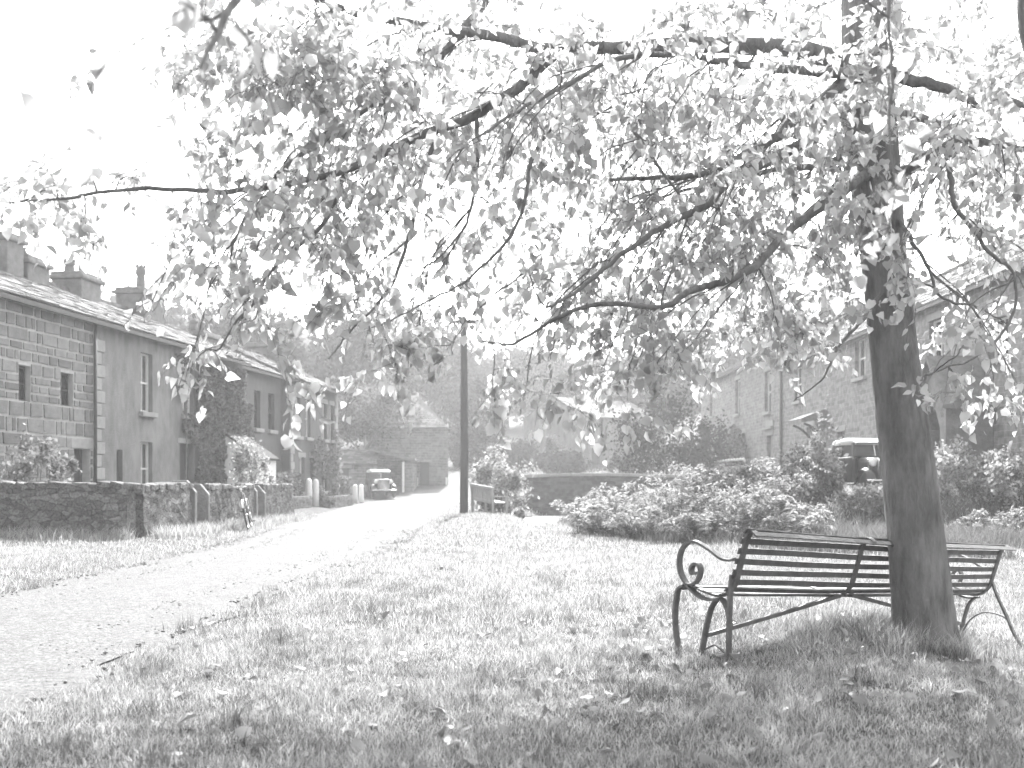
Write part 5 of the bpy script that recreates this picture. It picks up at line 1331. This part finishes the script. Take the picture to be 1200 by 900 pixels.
def ivy_on(label, O, u, nrm, L, z0, z1, n, size, m_, seed, hole=(), shape=None, name='ivy', cat='ivy'):
    r = np.random.default_rng(seed); O = np.array(O, float)
    a = r.uniform(0, L, n); z = r.uniform(z0, z1, n); keep = np.ones(n, bool)
    edge = .25 * fbm(a, z, .8, seed)
    if shape is not None: keep &= shape(a, z, edge)
    for h in hole: keep &= ~((a > h[0]) & (a < h[1]) & (z > h[2]) & (z < h[3]))
    a, z = a[keep], z[keep]; dep = np.abs(.10 + .09 * fbm(a, z, 1.1, seed + 3)) + r.uniform(.0, .08, len(a))
    P = np.stack([O[0] + u[0] * a + nrm[0] * dep, O[1] + u[1] * a + nrm[1] * dep, z], 1)
    mid = P.mean(0); g = float(ground(mid[0], mid[1]))
    root = thing(name, (mid[0], mid[1], g), label, cat)
    V, f, s = cards(P, size, r, 0, .85, .5); np_mesh('foliage', V, f, s, M[m_], root)['kind'] = 'stuff'
    mb = MB()
    for k in range(4):
        q = L * (k + .5) / 4; pts = [(O[0] + u[0] * (q + .15 * math.sin(t * 2 + k)) + nrm[0] * .06, O[1] + u[1] * (q + .15 * math.sin(t * 2 + k)) + nrm[1] * .06, max(g, z0) + (z1 - max(g, z0)) * .8 * t) for t in np.linspace(0, 1, 7)]
        mb.tube(pts, list(np.linspace(.035, .01, 7)), 6)
    mb.build('stems', M['twig'], root)
    return root
Ya = 27.2; O = fP(Ya)
i0 = fs(203, Ya); i1 = fs(284, Ya)
ivy_on('thick dark ivy covering the far half of the plastered cottage', O + LU * i0, LU, LN, i1 - i0, 0, 4.95, 11000, .13, 'ivy', 61,
       hole=[(fs(214, Ya) - i0, fs(227, Ya) - i0, fz(220, 486), fz(220, 424)), (fs(211, Ya) - i0, fs(228, Ya) - i0, 0, fz(220, 522))], shape=lambda a, z, e: a > .55 + e * 1.6 - .12 * (z - 2.5) + np.where(z < 2.6, .5, 0))
Ya = 37.2; O = fP(Ya) - LN * .35
ivy_on('strip of ivy beside the windows of the dark rendered cottage', O, LU, LN, 1.9, 0, 3.9, 1600, .14, 'ivy', 62, shape=lambda a, z, e: np.abs(a - .9) < .55 + e)
Ya = 42.0; O = fP(Ya)
ivy_on('pale climbing roses round the door of the end house', O + LU * 2.4, LU, LN, 4.2, .3, 3.4, 1500, .15, 'pale', 63, shape=lambda a, z, e: (np.abs(z - 2.0 - .25 * np.sin(a * 2)) < .75 + e) | (np.abs(a - 3.4) < .35), name='climbing_rose', cat='rose')
ivy_on('round mass of ivy on the tall sandstone house', (RX - .02, 64.5), (0, -1), (-1, 0), 6.0, .8, 4.4, 3000, .2, 'ivy', 64, shape=lambda a, z, e: ((a - 3) / 2.6) ** 2 + ((z - 2.2) / 2.0) ** 2 < 1 + e)
# pale fence rails under the ivy
fn = thing('railing', (11.4, 58, 1.0), 'low railing with white topped pickets before the tall sandstone house', 'fence')
for k in range(16):
    y = 52.5 + k * .72; m = MB(); m.box(11.36, 11.44, y - .04, y + .04, .7, 2.15); p = m.build('picket', M['darkwood'], fn)
    m = MB(); m.lathe((11.4, y, 2.15), [(.05, 0), (.08, .04), (.06, .1), (.0, .13)], 8); m.build('finial', M['white'], p)
m = MB(); m.box(11.33, 11.36, 52.3, 63.6, 1.8, 1.88); m.build('rail', M['darkwood'], fn)

# ------------------------------------------------------------------ trees behind
tree('round_tree', 'light leafy tree between the end house and the barn', (-9.6, 69.6), 7.2, 3.1, 8000, .24, 'hedge', 71, .16, .36, k=44)
spec = [('tall tree rising behind the chimneys of the dark cottage', -19.5, 78, 12.5, 4.6, 'tree'), ('broad tree behind the end house roof', -14.0, 86, 12.0, 4.6, 'tree'), ('wide tree behind the barn roof', -12.0, 104, 14.0, 6.0, 'tree'),
        ('hazy tree left of the telegraph pole top', -7.2, 112, 10.5, 4.5, 'tree'), ('small hazy tree right of the telegraph pole', -3.4, 100, 7.0, 2.4, 'tree'), ('hazy round tree behind the distant thin pole', -.6, 122, 9.0, 4.2, 'tree'),
        ('hazy tree above the gable of the pale house', 3.0, 128, 9.5, 4.6, 'tree'), ('dark tree behind the gabled house chimney end', 8.6, 98, 9.0, 4.0, 'tree'), ('dark tree beyond the gabled house roof', 14.5, 104, 10.5, 5.0, 'tree'),
        ('tree behind the tall sandstone house', 22, 96, 13, 6, 'tree')]
for k, (lb, x, y, h, rad, m_) in enumerate(spec):
    tree('hillside_tree', lb, (x, y), h, rad, 8500, .56, m_, 80 + k, .28, .15, k=34)
tree('conifer', 'dark conical conifer beside the distant thin pole', (-2.9, 92), 6.0, 2.1, 2600, .28, 'yew', 95, .15, .02, k=30, cone=True)
tree('conifer', 'smaller dark conifer left of the distant thin pole', (-4.6, 95), 4.6, 1.8, 2000, .28, 'yew', 96, .12, .02, k=30, cone=True)
# far wood on the hill: reads as one mass
r = np.random.default_rng(99); PP = []
for k in range(150):
    x = r.uniform(-75, 70); y = r.uniform(140, 235)
    if abs(x + 4 - (y - 140) * .05) < 5 and y < 185: continue
    h = r.uniform(5, 9); g = float(ground(x, y)); PP.append(clump_points((x, y, g + h * .5), (r.uniform(3, 5), 3.5, h * .5), 260, r, 9, shell=.3))
for k in range(40):
    x = r.uniform(-46, -22); y = r.uniform(85, 140); h = r.uniform(6, 11); g = float(ground(x, y)); PP.append(clump_points((x, y, g + h * .5), (r.uniform(3, 5), 3.5, h * .5), 300, r, 9, shell=.3))
V, f, s = cards(np.concatenate(PP), 1.1, r, .2); tagit(np_mesh('far_wood', V, f, s, M['wood_far']), 'hazy wood covering the far hillside', kind='stuff')

# ------------------------------------------------------------------ grass
def grass(name, label, P, h, w, r, m_='grass', five=True, lean=.5):
    n = len(P); z = ground(P[:, 0], P[:, 1]) - .005; a = r.uniform(0, 6.28, n); th = r.uniform(0, 6.28, n)
    px, py = np.cos(a), np.sin(a); lx, ly = np.cos(th), np.sin(th); l = h * lean * r.uniform(.1, 1.3, n); B = np.stack([P[:, 0], P[:, 1], z], 1)
    side = np.stack([px, py, np.zeros(n)], 1) * (w / 2)[:, None]; L_ = np.stack([lx * l, ly * l, np.zeros(n)], 1); up = np.zeros((n, 3)); up[:, 2] = h
    if five:
        V = np.stack([B - side, B + side, B + side * .75 + up * .55 + L_ * .3, B - side * .75 + up * .55 + L_ * .3, B + up + L_], 1).reshape(-1, 3); i = np.arange(n) * 5
        f = np.stack([i, i + 1, i + 2, i, i + 2, i + 3, i + 3, i + 2, i + 4], 1).ravel(); s = np.full(3 * n, 3)
    else:
        V = np.stack([B - side, B + side, B + up + L_], 1).reshape(-1, 3); i = np.arange(n) * 3; f = np.stack([i, i + 1, i + 2], 1).ravel(); s = np.full(n, 3)
    return tagit(np_mesh(name, V, f, s, M[m_]), label, 'grass', kind='stuff')
def scatter(n, y0, y1, r, spread=.56):
    y = np.sqrt(r.uniform(y0 * y0, y1 * y1, n)); x = r.uniform(-1, 1, n) * (y * spread + .6); return np.stack([x, y], 1)
def lawn_ok(P, r):
    ro = road_off(P[:, 0], P[:, 1]); d, s = stream_dist(P[:, 0], P[:, 1])
    e = .28 * fbm(P[:, 0], P[:, 1], .8, 12) + r.uniform(-.25, .15, len(P))
    ok = (ro > e * .8) & (d > 1.2) & (P[:, 0] > np.where(P[:, 1] > 18.7, -6.75, -40)) & ~((P[:, 1] > 19) & (P[:, 1] < 34) & (P[:, 0] < -6.7))
    return ok
r = np.random.default_rng(123)
P = scatter(240000, 3.6, 8.5, r); P = P[lawn_ok(P, r)]; t = fbm(P[:, 0], P[:, 1], .55, 14); t2 = fbm(P[:, 0], P[:, 1], 2.2, 15)
P = P[r.uniform(0, 1, len(P)) < .75 + .3 * t2[:len(P)]] if False else P
h = (.026 + .024 * np.clip(t + .4, 0, 2) + .03 * np.clip(t2, 0, 2)) * r.uniform(.5, 1.5, len(P)); grass('lawn_grass', 'short uneven grass in the foreground', P, h, np.full(len(P), .0048) * r.uniform(.7, 1.3, len(P)), r, lean=.8)
P = scatter(230000, 8.5, 17, r); P = P[lawn_ok(P, r)]; t = fbm(P[:, 0], P[:, 1], .4, 14); t2 = fbm(P[:, 0], P[:, 1], 1.4, 15)
h = (.035 + .03 * np.clip(t + .3, 0, 2) + .035 * np.clip(t2, 0, 2)) * r.uniform(.5, 1.5, len(P)); grass('lawn_grass', 'short grass round the bench and tree', P, h, np.full(len(P), .009), r, five=False, lean=.8)
P = scatter(260000, 17, 40, r, .54); P = P[lawn_ok(P, r)]; t = fbm(P[:, 0], P[:, 1], .3, 14)
h = (.05 + .05 * np.clip(t + .2, 0, 2)) * r.uniform(.5, 1.5, len(P)); grass('lawn_grass', 'grass of the green towards the stream and bridge', P, h, np.full(len(P), .018), r, five=False, lean=.8)
P = scatter(60000, 40, 95, r, .5); P = P[(road_off(P[:, 0], P[:, 1]) > .1) & (stream_dist(P[:, 0], P[:, 1])[0] > 1.3) & ((P[:, 0] > -6.5) | (P[:, 1] > 75))]
grass('meadow_grass', 'distant grass beyond the bridge', P, .12 * r.uniform(.5, 1.5, len(P)), np.full(len(P), .05), r, five=False)
# long tufts: round the trunk, the bank, the garden wall foot
def tufts(label, centres, per, hmin, hmax, rad, w, name='grass_tuft', m_='bankgrass'):
    c = np.array(centres); P = np.repeat(c, per, 0) + r.normal(0, rad, (len(c) * per, 2)); h = np.repeat(r.uniform(hmin, hmax, len(c)), per) * r.uniform(.5, 1.25, len(P))
    grass(name, label, P, h, np.full(len(P), w) * r.uniform(.7, 1.2, len(P)), r, m_, lean=.75)
a = r.uniform(0, 6.28, 120); q = .24 + np.abs(r.normal(0, .28, 120)); tufts('long grass round the foot of the leaning tree', np.stack([T.x + np.cos(a) * q * 1.35, T.y + np.sin(a) * q], 1), 60, .08, .22, .05, .006, m_='grass')
c = np.stack([r.uniform(1.2, 4.4, 60), r.uniform(7.0, 9.4, 60)], 1); tufts('tufts of grass under the iron bench', c, 30, .06, .14, .06, .005, m_='grass')
c = scatter(260, 4.2, 13, r, .5); c = c[lawn_ok(c, r)]; tufts('scattered tufts on the green', c, 45, .06, .15, .07, .006, m_='bankgrass')
c = np.stack([r.uniform(5, 16, 900), r.uniform(18.0, 27.5, 900)], 1); d, s = stream_dist(c[:, 0], c[:, 1]); c = c[d > 1.3]; tufts('rough long grass on the far stream bank', c, 34, .16, .45, .14, .016)
c = np.stack([r.uniform(.8, 8, 420), np.zeros(420)], 1); c[:, 1] = np.interp(c[:, 0], [.8, 1.6, 2.6, 4.8, 8], [36, 27, 21.5, 19.2, 18.2]) + r.normal(0, .7, 420); up_ = 600 + F * c[:, 0] / c[:, 1]; c = c[(up_ < 612) | (up_ > 656)]; tufts('long grass along the near stream bank', c, 34, .12, .34, .12, .014)
c = np.stack([r.uniform(-11, -6.7, 160), 18.9 - np.abs(r.normal(0, .25, 160))], 1); c2 = np.stack([-6.55 + np.abs(r.normal(0, .2, 220)), r.uniform(19.2, 33, 220)], 1); c2 = c2[(c2[:, 1] < 22.6) | (c2[:, 1] > 23.6)]
tufts('rough grass along the foot of the garden walls', np.concatenate([c, c2]), 34, .08, .26, .09, .012, m_='grass')
c = scatter(120, 5, 30, r, .3); xe = np.interp(c[:, 1], ROADC[:, 1], ROADC[:, 0]); we = np.interp(c[:, 1], ROADC[:, 1], ROADC[:, 2]) / 2; sgn = np.where(r.uniform(0, 1, len(c)) < .6, 1, -1)
c[:, 0] = xe + sgn * (we + np.abs(r.normal(.05, .2, len(c)))); tufts('tufts creeping over the road edges', c, 24, .04, .12, .08, .007, m_='grass')

# ------------------------------------------------------------------ fallen leaves, pebbles
P = np.concatenate([scatter(260, 3.8, 9, r, .52), np.stack([T.x + r.normal(-.6, 1.9, 560), T.y + r.normal(-1.2, 1.4, 560)], 1), scatter(120, 9, 18, r, .4)]); P = P[lawn_ok(P, r) & (P[:, 1] > 3.4)]
z = ground(P[:, 0], P[:, 1]) + r.uniform(.012, .05, len(P)); n = len(P); nv2 = norm(r.normal(0, .45, (n, 3)) + np.array([0, 0, 1.0])); t3 = r.normal(0, 1, (n, 3)); t3 = norm(t3 - nv2 * (t3 * nv2).sum(1, keepdims=True)); b3 = np.cross(t3, nv2)
LP2 = np.stack([P[:, 0], P[:, 1], z], 1); sc = r.uniform(.045, .085, n)[:, None, None]; loc = np.repeat(leafv[None], n, 0).copy(); loc[:, :, 2] *= r.uniform(-2.5, 3.2, (n, 1))
V = LP2[:, None] + sc * (loc[..., :1] * b3[:, None] + loc[..., 1:2] * t3[:, None] + loc[..., 2:] * nv2[:, None]); f = (leaff[None] + (np.arange(n) * 9)[:, None, None]).reshape(-1)
tagit(np_mesh('fallen_leaves', V.reshape(-1, 3), f, np.full(n * 8, 3), M['litter'], smooth=True), 'fallen leaves scattered over the grass', 'leaves', kind='stuff')
y = np.sqrt(r.uniform(16, 26 ** 2, 5000)); x = np.interp(y, ROADC[:, 1], ROADC[:, 0]) + r.uniform(-.5, .54, 5000) * np.interp(y, ROADC[:, 1], ROADC[:, 2])
zz = ground(x, y) + .035; sz = r.uniform(.006, .02, 5000); oc = np.array([(1, 0, 0), (0, 1, 0), (-1, 0, 0), (0, -1, 0), (0, 0, .7), (0, 0, -.7)]); of = np.array([(0, 1, 4), (1, 2, 4), (2, 3, 4), (3, 0, 4), (1, 0, 5), (2, 1, 5), (3, 2, 5), (0, 3, 5)])
V = np.stack([x, y, zz], 1)[:, None] + sz[:, None, None] * oc[None] * r.uniform(.6, 1.4, (5000, 6, 1)); f = (of[None] + (np.arange(5000) * 6)[:, None, None]).reshape(-1)
tagit(np_mesh('gravel', V.reshape(-1, 3), f, np.full(40000, 3), M['stone']), 'loose gravel on the dusty road', 'gravel', kind='stuff')

# ------------------------------------------------------------------ haze
hz = MB(); hz.box(-180, 180, -50, 280, -2.2, 48)
hm = bpy.data.materials.new('haze'); hm.use_nodes = True; hm.node_tree.nodes.clear()
ho = hm.node_tree.nodes.new('ShaderNodeOutputMaterial'); hv = hm.node_tree.nodes.new('ShaderNodeVolumePrincipled')
hv.inputs['Color'].default_value = (.95, .95, .95, 1); hv.inputs['Density'].default_value = HAZE; hv.inputs['Anisotropy'].default_value = .25
hm.node_tree.links.new(hv.outputs[0], ho.inputs['Volume'])
tagit(hz.build('haze', hm), 'bright autumn haze filling the valley air', kind='stuff')
